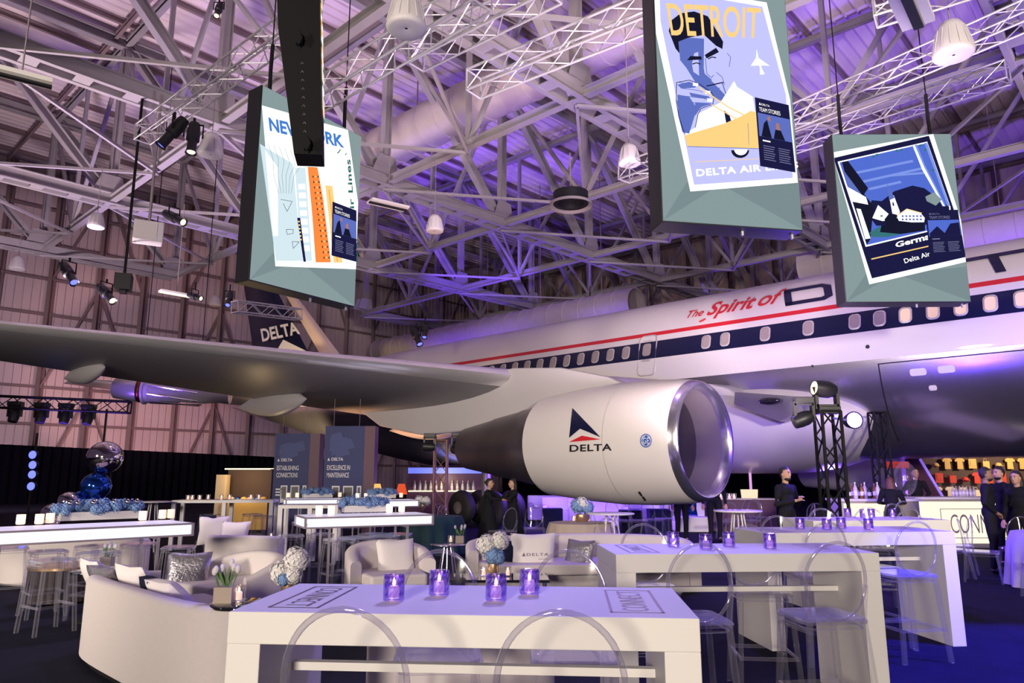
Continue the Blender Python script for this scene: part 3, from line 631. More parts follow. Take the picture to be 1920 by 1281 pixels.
class Screen:
    def __init__(s, label, bl, br, z0, z1, depth=.38):
        s.bl, s.br = Vector((*bl, 0)), Vector((*br, 0)); d = (s.br - s.bl); s.Wd = d.length; s.d = d.normalized(); s.n = Vector((s.d.y, -s.d.x, 0))
        s.z0, s.z1 = z0, z1; rz = math.atan2(s.d.y, s.d.x); s.rz = rz
        s.t = thing('video_screen', label, 'video screen', s.bl + Vector((0, 0, z0)), rz)
        m = MB(); H_ = z1 - z0; e = .03
        m.box((s.Wd / 2, depth / 2 + .01, H_ / 2), (s.Wd + e, depth, H_ + e)); m.build('cabinet', 'black', s.t, bevel=.01)
        m = MB(); m.add([(0, 0, 0), (s.Wd, 0, 0), (s.Wd, 0, H_), (0, 0, H_)], [(0, 1, 2, 3)])
        m.add([(0, -.002, 0), (s.Wd * .42, -.002, H_ * .16), (s.Wd * .18, -.002, H_ * .16)], [(0, 1, 2)], 1); m.add([(s.Wd * .42, -.002, H_ * .16), (s.Wd, -.002, 0), (s.Wd, -.002, H_ * .2)], [(0, 1, 2)], 1)
        m.build('display', [GR, GR2], s.t, fix=False)
        s.m = MB(); s.off = .004
        for k in (.12, .88):
            m = MB(); m.tube([(s.Wd * k, depth / 2, H_), (s.Wd * k - .01, depth / 2, H_ + .5), (s.Wd * k, depth / 2, H_ + 1.0)], .035, 8); m.tube([(s.Wd * k, depth / 2, H_ + .9), (s.Wd * k, depth / 2, 12.8 - z0)], .012, 6); m.build('hanging_cable', 'blackm', s.t)
        for k in (.6, .97): m = MB(); m.box((s.Wd * k, depth * .4, -.04), (.03, .03, .08)); m.build('latch', 'alu', s.t)
    def P(s, x, y):
        q = PN(x, y, s.bl, s.n) - s.bl; return Vector((max(.002, min(s.Wd - .002, q.dot(s.d))), -s.off, max(.002, min(s.z1 - s.z0 - .002, q.z - s.z0))))
    def poly(s, pts, mi, step=.0015): s.off += step; s.m.poly([s.P(*p) for p in pts], mi)
    def fan(s, pts, mi):   # concave outline: triangulated round its own centroid
        s.off += .0015; cx = sum(p[0] for p in pts) / len(pts); cy = sum(p[1] for p in pts) / len(pts)
        for p, q in zip(pts, pts[1:] + pts[:1]): s.m.poly([s.P(cx, cy), s.P(*p), s.P(*q)], mi)
    def line(s, pts, w, mi):
        s.off += .0015
        for (x0, y0), (x1, y1) in zip(pts, pts[1:]):
            l = math.hypot(x1 - x0, y1 - y0) + 1e-6; nx, ny = -(y1 - y0) / l * w / 2, (x1 - x0) / l * w / 2
            s.m.poly([s.P(x0 + nx, y0 + ny), s.P(x1 + nx, y1 + ny), s.P(x1 - nx, y1 - ny), s.P(x0 - nx, y0 - ny)], mi)
    def text(s, txt, bl, br, tl, tr, mi, offset=0.0, spacing=1.0):
        s.off += .0015
        def fn(x, y): return s.P(*[(bl[i] * (1 - x) + br[i] * x) * (1 - y) + (tl[i] * (1 - x) + tr[i] * x) * y for i in (0, 1)])
        text_on(s.m, txt, fn, mi, offset, spacing)
    def card(s, tl, tr, br, bl, dim=False):
        L_ = lambda u, v: tuple((tl[i] * (1 - u) + tr[i] * u) * (1 - v) + (bl[i] * (1 - u) + br[i] * u) * v for i in (0, 1))
        ti = iDIM if dim else iWH
        s.poly([tl, tr, br, bl], iNB); s.text('TEAM STORIES', L_(.1, .19), L_(.72, .19), L_(.1, .13), L_(.72, .13), ti)
        s.text('DELTA', L_(.18, .10), L_(.42, .10), L_(.18, .07), L_(.42, .07), ti); s.poly([L_(.1, .10), L_(.13, .06), L_(.16, .10)], ti)
        s.poly([L_(.04, .22), L_(.98, .22), L_(.98, .56), L_(.04, .56)], iCBM if not dim else iSKY)
        if not dim:
            s.poly([L_(.1, .56), L_(.2, .36), L_(.3, .3), L_(.4, .56)], iBLK); s.poly([L_(.45, .56), L_(.52, .42), L_(.68, .42), L_(.78, .56)], iBLK); s.poly([L_(.54, .42), L_(.56, .32), L_(.64, .32), L_(.66, .42)], iSKN); s.poly([L_(.3, .30), L_(.33, .25), L_(.39, .25), L_(.4, .32)], iSKN)
        else: s.poly([L_(.06, .5), L_(.3, .35), L_(.5, .5), L_(.7, .3), L_(.96, .28), L_(.96, .56), L_(.06, .56)], iNB)
        s.poly([L_(.12, .61), L_(.34, .61), L_(.34, .63), L_(.12, .63)], ti)
        for c in (.12, .55):
            for r in range(7): s.poly([L_(c, .69 + .033 * r), L_(c + .33 - .02 * (r % 3), .69 + .033 * r), L_(c + .33 - .02 * (r % 3), .70 + .033 * r), L_(c, .70 + .033 * r)], iDIM, .0002)
    def done(s): s.m.build('displayed_picture', FC, s.t, fix=False)
Z = lambda ox, oy, k: (lambda *p: [(ox + x / k, oy + y / k) for x, y in p])
# --- skyline poster screen
s = Screen('hanging video screen showing a NEW YORK poster with an orange tower', (-4.35, 11.55), (-3.03, 13.48), 4.81, 8.31)
z = Z(440, 120, 2.667)
s.poly([(485, 195), (652, 244), (671, 380), (670, 506), (516, 499.5)], iWH)
s.poly(z((125, 400), (290, 500), (335, 985), (205, 985)), iCYA); s.poly(z((150, 430), (215, 520), (215, 860), (190, 860)), iWH)
s.poly(z((300, 520), (352, 520), (385, 985), (330, 985)), iCYA)
for r in range(8): s.poly(z((315 + 3 * r, 600 + 44 * r), (350 + 3 * r, 600 + 44 * r), (352 + 3 * r, 628 + 44 * r), (317 + 3 * r, 628 + 44 * r)), iWH, .0003)
s.poly(z((310, 770), (325, 770), (354, 990), (342, 990)), iNB)
for r in range(6): s.poly(z((314 + 2 * r, 785 + 18 * r), (322 + 2 * r, 785 + 18 * r), (323 + 2 * r, 793 + 18 * r), (315 + 2 * r, 793 + 18 * r)), iYEL, .0003)
s.poly(z((362, 515), (410, 518), (416, 545), (440, 680), (462, 860), (478, 993), (402, 993), (385, 760), (366, 560)), iORG)
for c in range(3):
    for r in range(16): s.poly(z((386 + 12 * c + 3.6 * r, 560 + 27 * r), (391 + 12 * c + 3.6 * r, 560 + 27 * r), (392 + 12 * c + 3.6 * r, 570 + 27 * r), (387 + 12 * c + 3.6 * r, 570 + 27 * r)), iBLK if c != 1 else iYEL, .0002)
s.poly(z((448, 608), (483, 612), (534, 995), (490, 995)), iYEL); s.line(z((466, 630), (508, 990)), 1.2, iORG)
for k in range(6): s.line(z((160 + 28 * k, 400 + 8 * k), (185 + 28 * k, 470 + 8 * k), (190 + 20 * k, 560), (215 + 12 * k, 650)), .7, iGR)
s.line(z((222, 680), (280, 690), (255, 740), (235, 700)), .8, iBLK); s.line(z((250, 830), (285, 830), (285, 850), (255, 855), (250, 830)), .8, iBLK); s.line(z((280, 890), (315, 892), (285, 925), (280, 890)), .8, iBLK)
s.text('NEW YORK', (503, 247), (643, 279), (500, 221), (640, 255), iCBL, .035)
s.text('Delta Air Lines', (669, 490), (654, 300), (660, 490), (645, 300), iGRN, .03, 1.1)
s.line(z((505, 450), (515, 440), (520, 430)), 2, iGRN); s.line(z((543, 458), (552, 450)), 1.6, iGRN)
s.card((620, 379), (665, 396), (665, 492), (618, 480)); s.done()
# --- car maker poster screen
s = Screen('largest hanging video screen showing a DETROIT poster of a man and yellow car', (2.03, 9.21), (4.05, 9.59), 4.98, 8.62, .42)
z = Z(1180, 0, 2.726)
s.poly([(1219, -30), (1437, 5), (1481, 187), (1495.5, 343), (1294, 359.5), (1222, 62)], iWH)
s.poly([(1236, -20), (1429, 13), (1473, 178), (1486, 334), (1301, 347), (1238, 40)], iLV)
s.fan(z((200, 160), (215, 105), (260, 70), (330, 60), (400, 85), (440, 150), (478, 215), (470, 300), (440, 330), (300, 330), (275, 300), (235, 250)), iBLK)
s.fan(z((250, 215), (300, 195), (380, 180), (440, 235), (478, 255), (515, 300), (512, 360), (520, 430), (500, 520), (450, 512), (400, 470), (340, 430), (290, 350), (258, 310)), iLV)
s.fan(z((250, 215), (300, 195), (380, 200), (350, 260), (370, 300), (385, 390), (420, 410), (400, 450), (460, 470), (500, 500), (495, 524), (450, 512), (400, 470), (340, 430), (290, 350), (258, 310)), iCBM)
s.fan(z((330, 275), (350, 268), (355, 390), (325, 370), (318, 330)), iLV)
s.fan(z((500, 270), (518, 290), (512, 360), (496, 350)), iLV); s.line(z((497, 275), (515, 295), (508, 345)), 1.2, iCBM)
s.poly(z((292, 312), (310, 290), (365, 292), (368, 308)), iBLK); s.poly(z((382, 285), (440, 248), (455, 270), (392, 303)), iBLK)
s.line(z((318, 332), (340, 325), (360, 332)), 2, iBLK); s.line(z((398, 306), (420, 296), (440, 300)), 2, iBLK); s.line(z((385, 300), (392, 380), (415, 402), (428, 388)), 1.3, iCBM)
s.line(z((390, 445), (430, 436), (480, 425)), 2.2, iNB); s.line(z((420, 462), (460, 455)), 1.5, iCBM); s.line(z((440, 375), (470, 400), (482, 440)), 1.2, iCBM); s.line(z((470, 430), (500, 520)), 2, iCBM)
s.fan(z((340, 590), (460, 530), (530, 420), (545, 450), (625, 500), (640, 600), (560, 620), (400, 680), (280, 700), (300, 640)), iWH)
s.poly(z((478, 570), (505, 590), (520, 640), (490, 640)), iNB)
s.fan(z((235, 430), (300, 420), (350, 440), (352, 455), (410, 480), (425, 500), (420, 540), (360, 560), (345, 590), (330, 660), (270, 690), (245, 600), (232, 520)), iLV)
for q in (((240, 490), (300, 500), (340, 560), (300, 690), (265, 680), (245, 600)),): s.fan(z(*q), iCBM)
for q in (((240, 440), (300, 425), (345, 442), (330, 455), (260, 460)), ((300, 480), (400, 500), (410, 515), (310, 500)), ((330, 530), (420, 535), (360, 556), (330, 600)), ((235, 520), (270, 540), (290, 600), (250, 600))): s.fan(z(*q), iCBM)
s.line(z((235, 430), (300, 418), (352, 438), (412, 480), (425, 505), (420, 540), (360, 562), (345, 590), (330, 660)), 1.3, iNB); s.line(z((235, 430), (232, 520), (245, 600), (275, 690)), 1.3, iNB)
for y in (430, 460, 500, 530): s.line(z((245 + (y - 430) * .4, y), (330 + (y - 430) * .6, y + 12), (350 + (y - 430) * .6, y + 20)), 1.1, iCBM)
for (x, y) in ((330, 440), (392, 480), (402, 520)): s.poly(z((x - 12, y - 8), (x + 14, y - 4), (x + 12, y + 12), (x - 14, y + 8)), iWH)
s.line(z((345, 455), (500, 560), (600, 610)), 2.2, iYEL); s.line(z((410, 545), (540, 620)), 2, iYEL)
s.poly(z((272, 703), (480, 640), (560, 605), (610, 577), (640, 585), (652, 768), (560, 768), (288, 757)), iYEL); s.line(z((288, 759), (655, 770)), 1.2, iCBM); s.line(z((595, 640), (600, 750)), .8, iCBM)
s.fan(z(*[(555 + 46 * math.cos(k * PI / 9), 778 + 40 * math.sin(k * PI / 9)) for k in range(10)]), iBLK); s.fan(z(*[(558 + 34 * math.cos(k * PI / 9), 774 + 30 * math.sin(k * PI / 9)) for k in range(10)]), iWH)
s.line(z((325, 838), (650, 822)), 1.2, iYEL)
s.fan(z((638, 265), (648, 310), (705, 350), (662, 345), (665, 375), (680, 392), (655, 395), (660, 375), (650, 348), (608, 350), (635, 310)), iWH)
s.text('DETROIT', z((205, 197))[0], z((650, 212))[0], z((178, 30))[0], z((660, 55))[0], iYEL, .01)
s.text('DELTA AIR LINES', z((332, 914))[0], z((850, 870))[0], z((328, 876))[0], z((846, 836))[0], iWH, .035, 1.1)
s.card(*z((628, 510), (800, 550), (835, 893), (655, 860))); s.done()
# --- village poster screen
s = Screen('hanging video screen showing a blue alpine village poster reading Germany', (6.58, 13.78), (9.0, 13.75), 4.97, 8.50, .42)
z = Z(1530, 230, 3.558)
s.poly(z((100, 198), (780, 68), (968, 650), (1003, 930), (355, 1080), (106, 262)), iWH)
s.poly(z((104, 236), (752, 88), (955, 690), (1000, 898), (372, 1040), (116, 262)), iNB)
s.poly(z((143, 262), (740, 128), (895, 563), (905, 690), (330, 830)), iWH); s.poly(z((156, 268), (734, 138), (885, 563), (895, 685), (336, 818)), iSKY)
for (a, b, c, d) in ((260, 330, 640, 250), (300, 390, 700, 300), (340, 440, 560, 390), (480, 350, 720, 330)): s.poly(z((a, b), (c, d), (c + 10, d + 14), (a + 20, b + 12)), iSKY2)
s.fan(z((370, 520), (430, 530), (520, 460), (640, 422), (720, 440), (800, 500), (885, 565), (890, 680), (400, 690), (330, 600)), iNB)
s.fan(z((170, 265), (210, 258), (345, 440), (300, 455), (380, 560), (360, 780), (336, 815), (250, 560)), iBLK)
s.poly(z((172, 310), (300, 480), (305, 520), (215, 430)), iCBM); s.poly(z((205, 430), (330, 500), (345, 550), (240, 530)), iWH); s.poly(z((265, 575), (295, 580), (360, 775), (325, 780)), iWH)
s.poly(z((372, 640), (410, 553), (480, 612), (545, 640), (440, 660)), iWH); s.poly(z((485, 500), (515, 490), (556, 600), (545, 620), (505, 610)), iWH); s.poly(z((468, 410), (520, 505), (484, 522)), iCBM); s.poly(z((504, 540), (510, 530), (518, 555), (508, 562)), iNB); s.poly(z((422, 622), (440, 618), (442, 632), (426, 634)), iGR)
s.poly(z((535, 625), (600, 583), (690, 605), (720, 640), (715, 668), (550, 670)), iWH); s.line(z((535, 625), (600, 580), (700, 608)), 1.4, iYEL)
for r in range(2):
    for k in range(6): s.poly(z((565 + 24 * k, 622 + 22 * r), (578 + 24 * k, 622 + 22 * r), (580 + 24 * k, 634 + 22 * r), (567 + 24 * k, 634 + 22 * r)), iCBM, .0003)
s.fan(z((350, 740), (410, 700), (440, 690), (410, 740), (600, 740), (470, 768), (370, 768)), iTEA)
s.fan(z((460, 690), (450, 650), (480, 612), (520, 620), (545, 660), (720, 680), (720, 725), (560, 748), (420, 735), (430, 690)), iBLK)
s.poly(z((632, 160), (665, 152), (720, 290), (860, 563), (835, 563), (710, 330)), iSKY2); s.poly(z((715, 142), (734, 140), (885, 563), (870, 563)), iSKY2)
s.poly(z((638, 160), (650, 156), (712, 300), (850, 563), (840, 563), (700, 320)), iWH)
for (x, y) in ((375, 235), (400, 222), (530, 195), (560, 190), (690, 160), (720, 190), (770, 325)): s.poly(z((x - 12, y), (x, y - 10), (x + 14, y), (x, y + 8)), iTEA, .0003)
s.fan(z((720, 500), (780, 470), (830, 520), (790, 560), (730, 530)), iGR)
s.text('Germany', *[z(p)[0] for p in ((525, 850), (840, 776), (520, 805), (826, 718))], iWH, .03)
s.poly(z((360, 912), (740, 826), (740, 834), (362, 920)), iYEL); s.poly(z((950, 772), (970, 768), (972, 776), (952, 780)), iYEL)
s.text('Delta Air Lines', *[z(p)[0] for p in ((584, 945), (860, 862), (574, 915), (850, 832))], iWH, .01)
s.card(*z((718, 590), (935, 588), (985, 890), (748, 905)), dim=True); s.done()
# --- the screen seen from its edge
t = thing('video_screen', 'tall black video screen seen from its edge, tapering to the bottom', 'video screen', PY(555, 312, 6))
p0 = t.location; q = [PY(*c, 6) - p0 for c in ((518, -60), (521, 49), (551, 288), (604, 290), (600, 49), (597, -60))]
d = Vector((-.045, .26, 0)); m = MB(); m.prism(q, d); m.build('cabinet', 'blackm', t)
m = MB(); e = .004
def ef(u, v):  return (q[3] + (q[5] - q[3]) * v) + d * u + Vector((.012, 0, 0))
for k in range(26):
    for c in range(3): m.poly([ef(.08 + .3 * c, .22 + .03 * k), ef(.36 + .3 * c, .22 + .03 * k), ef(.36 + .3 * c, .248 + .03 * k), ef(.08 + .3 * c, .248 + .03 * k)], random.choice([0, 0, 1, 2, 3]))
m.build('display', [WH, ORG, GRN, YEL], t, fix=False)
for yy in (75, 272):
    m = MB(); pp = PY(562 if yy < 100 else 577, yy, 5.97) - p0; m.box(pp, (.06, .05, .09)); m.tube([pp + Vector((0, -.03, .07)), pp + Vector((.03, -.03, 0)), pp + Vector((0, -.03, -.07))], .01, 6); m.build('rigging_latch', 'blackm', t)
m = MB()
for k in range(9):
    pp = PY(566 + .7 * k, 118 + 16 * k, 5.995) - p0; m.tube([pp + Vector((-.012, 0, -.01)), pp + Vector((0, 0, .01)), pp + Vector((.012, 0, -.01))], .003, 4)
m.build('seam_mark', 'steeld', t)
m = MB(); m.bar(q[0] + d * .5 + Vector((.15, 0, 0)), Vector((-.0, .6, 12.8 - p0.z)), .03); m.build('hanging_cable', 'blackm', t)

# ================================================================== TRUSSES, LAMPS, SPEAKERS UNDER THE ROOF
def box_truss(p, q, w, label, group=None, matn='alu', r=.025, name='lighting_truss', cat='lighting truss', vert=False):
    p, q = Vector(p), Vector(q); t = thing(name, label, cat, p, 0, group); d = q - p; L = d.length; d.normalize()
    x = d.cross(Vector((0, 0, 1))).normalized() if not vert else Vector((1, 0, 0)); y = d.cross(x).normalized()
    c = [x * (i * w / 2) + y * (j * w / 2) for i, j in ((-1, -1), (1, -1), (1, 1), (-1, 1))]
    for k in c: m = MB(); m.tube([k, k + d * L], r, 8); m.build('chord_tube', matn, t)
    m = MB(); n = max(2, int(L / (w * 1.15))); st_ = L / n
    for f in range(4):
        a, b = c[f], c[(f + 1) % 4]
        for i in range(n):
            m.tube([(a if i % 2 else b) + d * (i * st_), (b if i % 2 else a) + d * ((i + 1) * st_)], r * .5, 6)
        for i in (0, n): m.tube([a + d * (i * st_), b + d * (i * st_)], r * .8, 6)
    m.build('lacing', matn, t); return t
LT = 'aluminium trusses under the roof'
for (p, q, z_, w, lab) in (((268, 252), (560, 40), 10.6, .42, 'aluminium lighting truss ending above the two black spotlights, behind the skyline screen'),
                      ((560, 205), (905, -12), 9.2, .42, 'aluminium lighting truss running up behind the edge-on black screen'),
                      ((780, 108), (1040, -25), 9.6, .40, 'short aluminium truss under the large white pendant speaker'),
                      ((888, 158), (1320, -20), 9.0, .42, 'aluminium lighting truss with a free end above the centre aisle'),
                      ((1440, 240), (1990, 0), 10.0, .42, 'upper of two aluminium trusses above the village poster screen'),
                      ((1440, 285), (1890, 135), 10.4, .42, 'lower of two aluminium trusses above the village poster screen'),
                      ((1640, 20), (1990, -90), 9.6, .42, 'aluminium truss beside the white linear fixture')):
    box_truss(PZ(*p, z_), PZ(*q, z_), w, lab, LT)
box_truss(PY(1170, 325, 17), PY(1330, 270, 15), .4, 'short aluminium truss hanging beside the car poster screen', LT)
box_truss(PY(440, 575, 22), PY(560, 590, 24), .35, 'small aluminium truss hanging below the skyline screen', LT)
def bell(px, py, z_, lab, dz=.0, s=1.0):
    p = PZ(px, py, z_); t = thing('pendant_speaker', lab, 'pendant speaker', p, 0, 'white bell pendant speakers')
    m = MB(); m.lathe([(.06, .52), (.14, .50), (.20, .40), (.25, .15), (.29, .0), (.28, -.04), (.24, -.06), (.02, -.03)], 28); m.v = [(x * s, y * s, zz * s) for x, y, zz in m.v]; m.build('housing', 'speaker', t)
    m = MB()
    for k in range(14):
        a = 2 * PI * k / 14; m.bar((.205 * s * math.cos(a), .205 * s * math.sin(a), .38 * s), (.29 * s * math.cos(a), .29 * s * math.sin(a), .02 * s), .012)
    m.build('housing_rib', 'speaker', t)
    m = MB(); m.tube([(0, 0, .5 * s), (0, 0, 12.9 - z_ + dz)], .012, 6); m.build('hanging_cable', 'steeld', t)
for a in ((762, 50, 8.2, 'large white bell pendant speaker between the trusses, beside the edge-on screen', 0, 1.05), (395, 288, 10, 'white bell pendant speaker beside the two black spotlights', 0, 1.1), (180, 425, 10.5, 'white bell pendant speaker near the boxy white loudspeaker'),
          (815, 432, 10.2, 'white bell pendant speaker under the third truss, mid hangar', 0, 1.1), (1180, 305, 9.2, 'white bell pendant speaker beside the car poster screen', 0, .95), (1788, 100, 8.6, 'large white bell pendant speaker above the village poster screen', 0, 1.1), (403, 572, 10.5, 'small white bell pendant speaker before the end wall'), (32, 503, 10.5, 'white bell pendant speaker at the edge of the hangar, over the wing tip', 0, 1.1)):
    bell(*a)
def spot_fix(px, py, Y, aim, lab, lens='bulbw', s=1.0, up=.5):
    p = PY(px, py, Y); t = thing('stage_light', lab, 'stage light', p, 0, 'black stage lights')
    a = Vector(aim).normalized(); R = a.to_track_quat('Z', 'Y').to_matrix()
    m = MB(); m.lathe([(.02, -.28 * s), (.08 * s, -.26 * s), (.10 * s, -.1 * s), (.10 * s, .05 * s), (.07 * s, .07 * s), (.075 * s, .25 * s), (.09 * s, .3 * s), (.085 * s, .3 * s), (.06 * s, .27 * s)], 18, R=R); m.build('lamp_body', 'black', t)
    m = MB(); m.lathe([(.002, .275 * s), (.062 * s, .275 * s)], 18, R=R); m.build('lens', lens, t, fix=False)
    m = MB(); x = a.cross(Vector((0, 0, 1))).normalized() * .14 * s
    m.tube([x, x + Vector((0, 0, .22 * s)), -x + Vector((0, 0, .22 * s)), -x], .015 * s, 6); m.tube([(0, 0, .22 * s), (0, 0, up)], .02 * s, 6); m.build('yoke', 'blackm', t)
for a in ((325, 247, 16, (-.6, -.2, -1), 'black spotlight tilted down on the truss end', 'bulbb', 1.6), (362, 258, 16, (.05, -.2, -1), 'black spotlight pointing straight down beside its tilted neighbour', 'bulbw', 1.5), (326, 408, 22, (.9, -.3, -.5), 'black spotlight beside the boxy white loudspeaker', 'bulbw', 1.6),
          (128, 512, 22, (.7, -.3, -.8), 'black spotlight with blue lens over the wing tip', 'bulbb', 1.7), (198, 550, 24, (.8, -.3, -.7), 'black spotlight beside the hanging black box', 'bulbw', 1.7), (430, 560, 24, (.1, -.6, -.9), 'small black spotlight with blue lens below the skyline screen', 'bulbb', 1.2), (365, 556, 24, (.8, -.3, -.3), 'small black spotlight at the end of the lit tube', 'bulbw', 1.1),
          (780, 630, 26, (.5, -.5, -1), 'black spotlight under the truss above the wing', 'bulbb', 1.5), (797, 619, 26, (0, -.5, -1), 'second small black spotlight under the truss above the wing', 'bulbb', 1.2), (410, 18, 14, (0, -.4, -1), 'small black spotlight under the truss chord near the top edge', 'bulbw', .8)):
    spot_fix(*a)
def fixture(p, q, w, lab, matl, lit):
    p, q = Vector(p), Vector(q); t = thing('tube_fixture', lab, 'light fixture', p); m = MB(); m.bar((0, 0, 0), q - p, w, .08); m.build('housing', 'white', t)
    m = MB(); m.bar((0, 0, -.05), q - p + Vector((0, 0, -.05)), w * .3, .06); m.build('lamp_tube', matl, t)
    m = MB(); c_ = (q - p) / 2; m.bar(c_, c_ + Vector((0, 0, 12.9 - p.z)), .02); m.build('hanging_rod', 'steeld', t)
fixture(PZ(-20, 128, 8.4), PZ(98, 158, 8.4), .34, 'long white strip light fixture with dark centre beside the first chord', 'black', 0)
fixture(PZ(300, 545, 9), PZ(362, 556, 9), .35, 'warm glowing strip light high before the end wall', 'tube', 1)
fixture(PZ(693, 376, 11), PZ(762, 392, 11), .5, 'unlit white strip light fixture beside the skyline screen', 'black', 0)
fixture(PZ(1690, -30, 8.0), PZ(1722, 45, 8.0), .42, 'wide white strip light fixture with dark centre above the trusses', 'black', 0)
t = thing('loudspeaker', 'boxy white loudspeaker hung under the roof trusses', 'loudspeaker', PY(278, 437, 20)); m = MB(); m.box((0, 0, 0), (.78, .6, .58), .5); m.build('housing', 'speaker', t, bevel=.03); m = MB(); m.box((.08, -.31, 0), (.6, .02, .48), .5); m.build('grille', 'hull', t); m = MB(); m.bar((0, 0, .3), (0, 0, 12.9 - t.location.z), .06); m.build('hanging_rod', 'steeld', t)
t = thing('projector', 'square black projector box hung on a pole', 'projector', PY(232, 530, 20)); m = MB(); m.box((0, 0, 0), (.44, .5, .46), .4); m.box((0, 0, -.28), (.2, .2, .1), .4); m.build('housing', 'black', t, bevel=.02); m = MB(); m.tube([(0, 0, .2), (0, 0, 12.9 - t.location.z)], .04, 8); m.build('hanging_pole', 'blackm', t)
t = thing('roof_fan', 'round dark exhaust fan in a grey ring under the trusses', 'fan', PY(1070, 372, 24)); m = MB(); m.lathe([(.45, -.2), (.62, -.2), (.62, .2), (.45, .2), (.45, -.2)], 28); m.build('fan_ring', 'black', t)
m = MB(); m.lathe([(.62, -.22), (.75, -.3), (.75, -.2), (.64, -.15)], 28); m.build('ring_flange', 'steeld', t); m = MB()
for k in range(5): a = 2 * PI * k / 5; m.bar((0, 0, 0), (.44 * math.cos(a), .44 * math.sin(a), 0), .16, .02)
m.build('fan_blade', 'black', t); m = MB(); m.tube([(0, 0, 0), (0, 0, 12.9 - t.location.z)], .03, 6); m.build('hanging_rod', 'steeld', t)
# black stage truss with four moving heads
p, q = PY(-40, 752, 26), PY(243, 764, 27); box_truss(p, q, .42, 'black stage truss carrying four moving heads before the end wall', None, 'blackm', .035, 'stage_truss', 'stage truss')
def mover(p, lab, aim=(0, -.3, -1), s=1.0, lens='bulbb', flip=1):
    t = thing('moving_head', lab, 'moving head light', p, 0, 'moving head lights'); m = MB(); m.box((0, 0, .34 * s * flip), (.34 * s, .28 * s, .12 * s)); m.build('base', 'black', t, bevel=.01)
    m = MB()
    for k in (-1, 1): m.box((k * .17 * s, 0, .14 * s * flip), (.05 * s, .12 * s, .36 * s))
    m.box((0, 0, .27 * s * flip), (.36 * s, .12 * s, .05 * s))
    m.build('yoke', 'black', t); R = Vector(aim).normalized().to_track_quat('Z', 'Y').to_matrix()
    m = MB(); m.lathe([(.02, -.17 * s), (.10 * s, -.16 * s), (.14 * s, -.05 * s), (.14 * s, .08 * s), (.12 * s, .2 * s), (.11 * s, .2 * s)], 20, R=R); m.build('head', 'black', t)
    m = MB(); m.lathe([(.002, .19 * s), (.11 * s, .19 * s)], 20, R=R); m.build('lens', lens, t, fix=False); return t
for i, (x, y) in enumerate(((27, 779), (77, 781), (122, 782), (165, 784))): mover(PY(x, y, 26.2 + i * .2), f'black moving head light hanging {["outermost","second","third","last"][i]} on the stage truss', s=1.25, lens='blackm')
t = thing('light_stand', 'thin black pole standing under the stage truss before the drape', 'stand', PZ(197, 893 + 60, 0)); t.location = (PY(197, 800, 22).x, 22, 0); m = MB(); m.tube([(0, 0, 0), (0, 0, 3.6)], .03, 8); m.build('pole', 'blackm', t); m = MB(); m.lathe([(.02, .04), (.3, .03), (.32, 0)], 18); m.build('base', 'blackm', t)
for i, (x, y) in enumerate(((61, 853), (61, 872), (60, 890), (58, 912))):
    t = thing('wash_light', f'blue glowing wash light before the drape, {["top","second","third","lowest"][i]} of the vertical four', 'stage light', PY(x, y, 24), 0, 'column of blue wash lights')
    m = MB(); m.lathe([(.02, .16), (.13, .14), (.15, 0), (.14, -.02)], 20, ax='Y'); m.build('housing', 'black', t); m = MB(); m.lathe([(.002, -.0), (.13, 0)], 20, ax='Y'); m.build('lens', 'bulbb', t, fix=False)
t = thing('light_stand', 'black upright carrying the four blue wash lights', 'stand', (PY(60, 880, 24.2).x, 24.25, 0)); m = MB(); m.tube([(0, 0, 0), (0, 0, 3.0)], .04, 8); m.build('pole', 'blackm', t); m = MB(); m.lathe([(.02, .04), (.3, .03), (.32, 0)], 18); m.build('base', 'blackm', t)
# truss towers
def tower(px, Y, top, lab, matn='blackm', w=.3):
    x = PY(px, 890, Y).x; return x, box_truss((x, Y, 0), (x, Y, top), w, lab, None, matn, .028, 'truss_tower', 'truss tower', True)
TX, _ = tower(1560, 11.6, 2.62, 'black truss tower with stage lights standing by the belly'); 
hd = mover(Vector((TX, 11.6, 2.98)), 'black moving head on top of the tower beside the belly', (-1, -.15, .12), 1.0, 'bulbw', -1)
mover(Vector((TX - .42, 11.5, 2.5)), 'black moving head clamped to the side of the tower', (-1, .1, -.4), .85, 'blackm')
p = PY(1602, 788, 12.2); t = thing('flood_light', 'blazing violet flood light beside the truss tower', 'stage light', p); m = MB(); m.lathe([(.02, .2), (.12, .18), (.15, 0), (.14, -.03)], 24, ax='Y'); m.build('housing', 'black', t)
m = MB(); m.sphere((0, 0, 0), .125, 20, 0, (1, .25, 1)); m.build('lens', 'bulb', t); m = MB(); m.tube([(-.13, 0, 0), (TX - p.x + .12, -.5, 0)], .02, 6); m.build('clamp_arm', 'blackm', t)
light('POINT', p + Vector((.15, .6, .1)), None, (.12, .04, 1), 480, .15); light('POINT', p + Vector((-.2, -.35, 0)), None, (.3, .16, 1), 60, .12)
light('SPOT', (TX - .3, 11.7, 2.9), PY(1440, 800, 19), (.34, .16, 1), 650, .1, 80)
tower(826, 20, 2.55, 'slender truss tower under the wing behind the lounge', mat('gold_lit_truss', (.25, .13, .10), .5, .3), .34)  # gold light on the red tower is put into the truss colour
tower(1655, 17.4, 3.1, 'black truss tower behind the bar bottles')
mover(PY(806, 838, 19.8), 'black moving head on the slender tower under the wing', (-1, 0, .1), .9, 'bulbb'); mover(PY(857, 834, 19.8), 'violet moving head beside the exhaust of the engine', (1, -.3, .1), .8, 'bulbb')

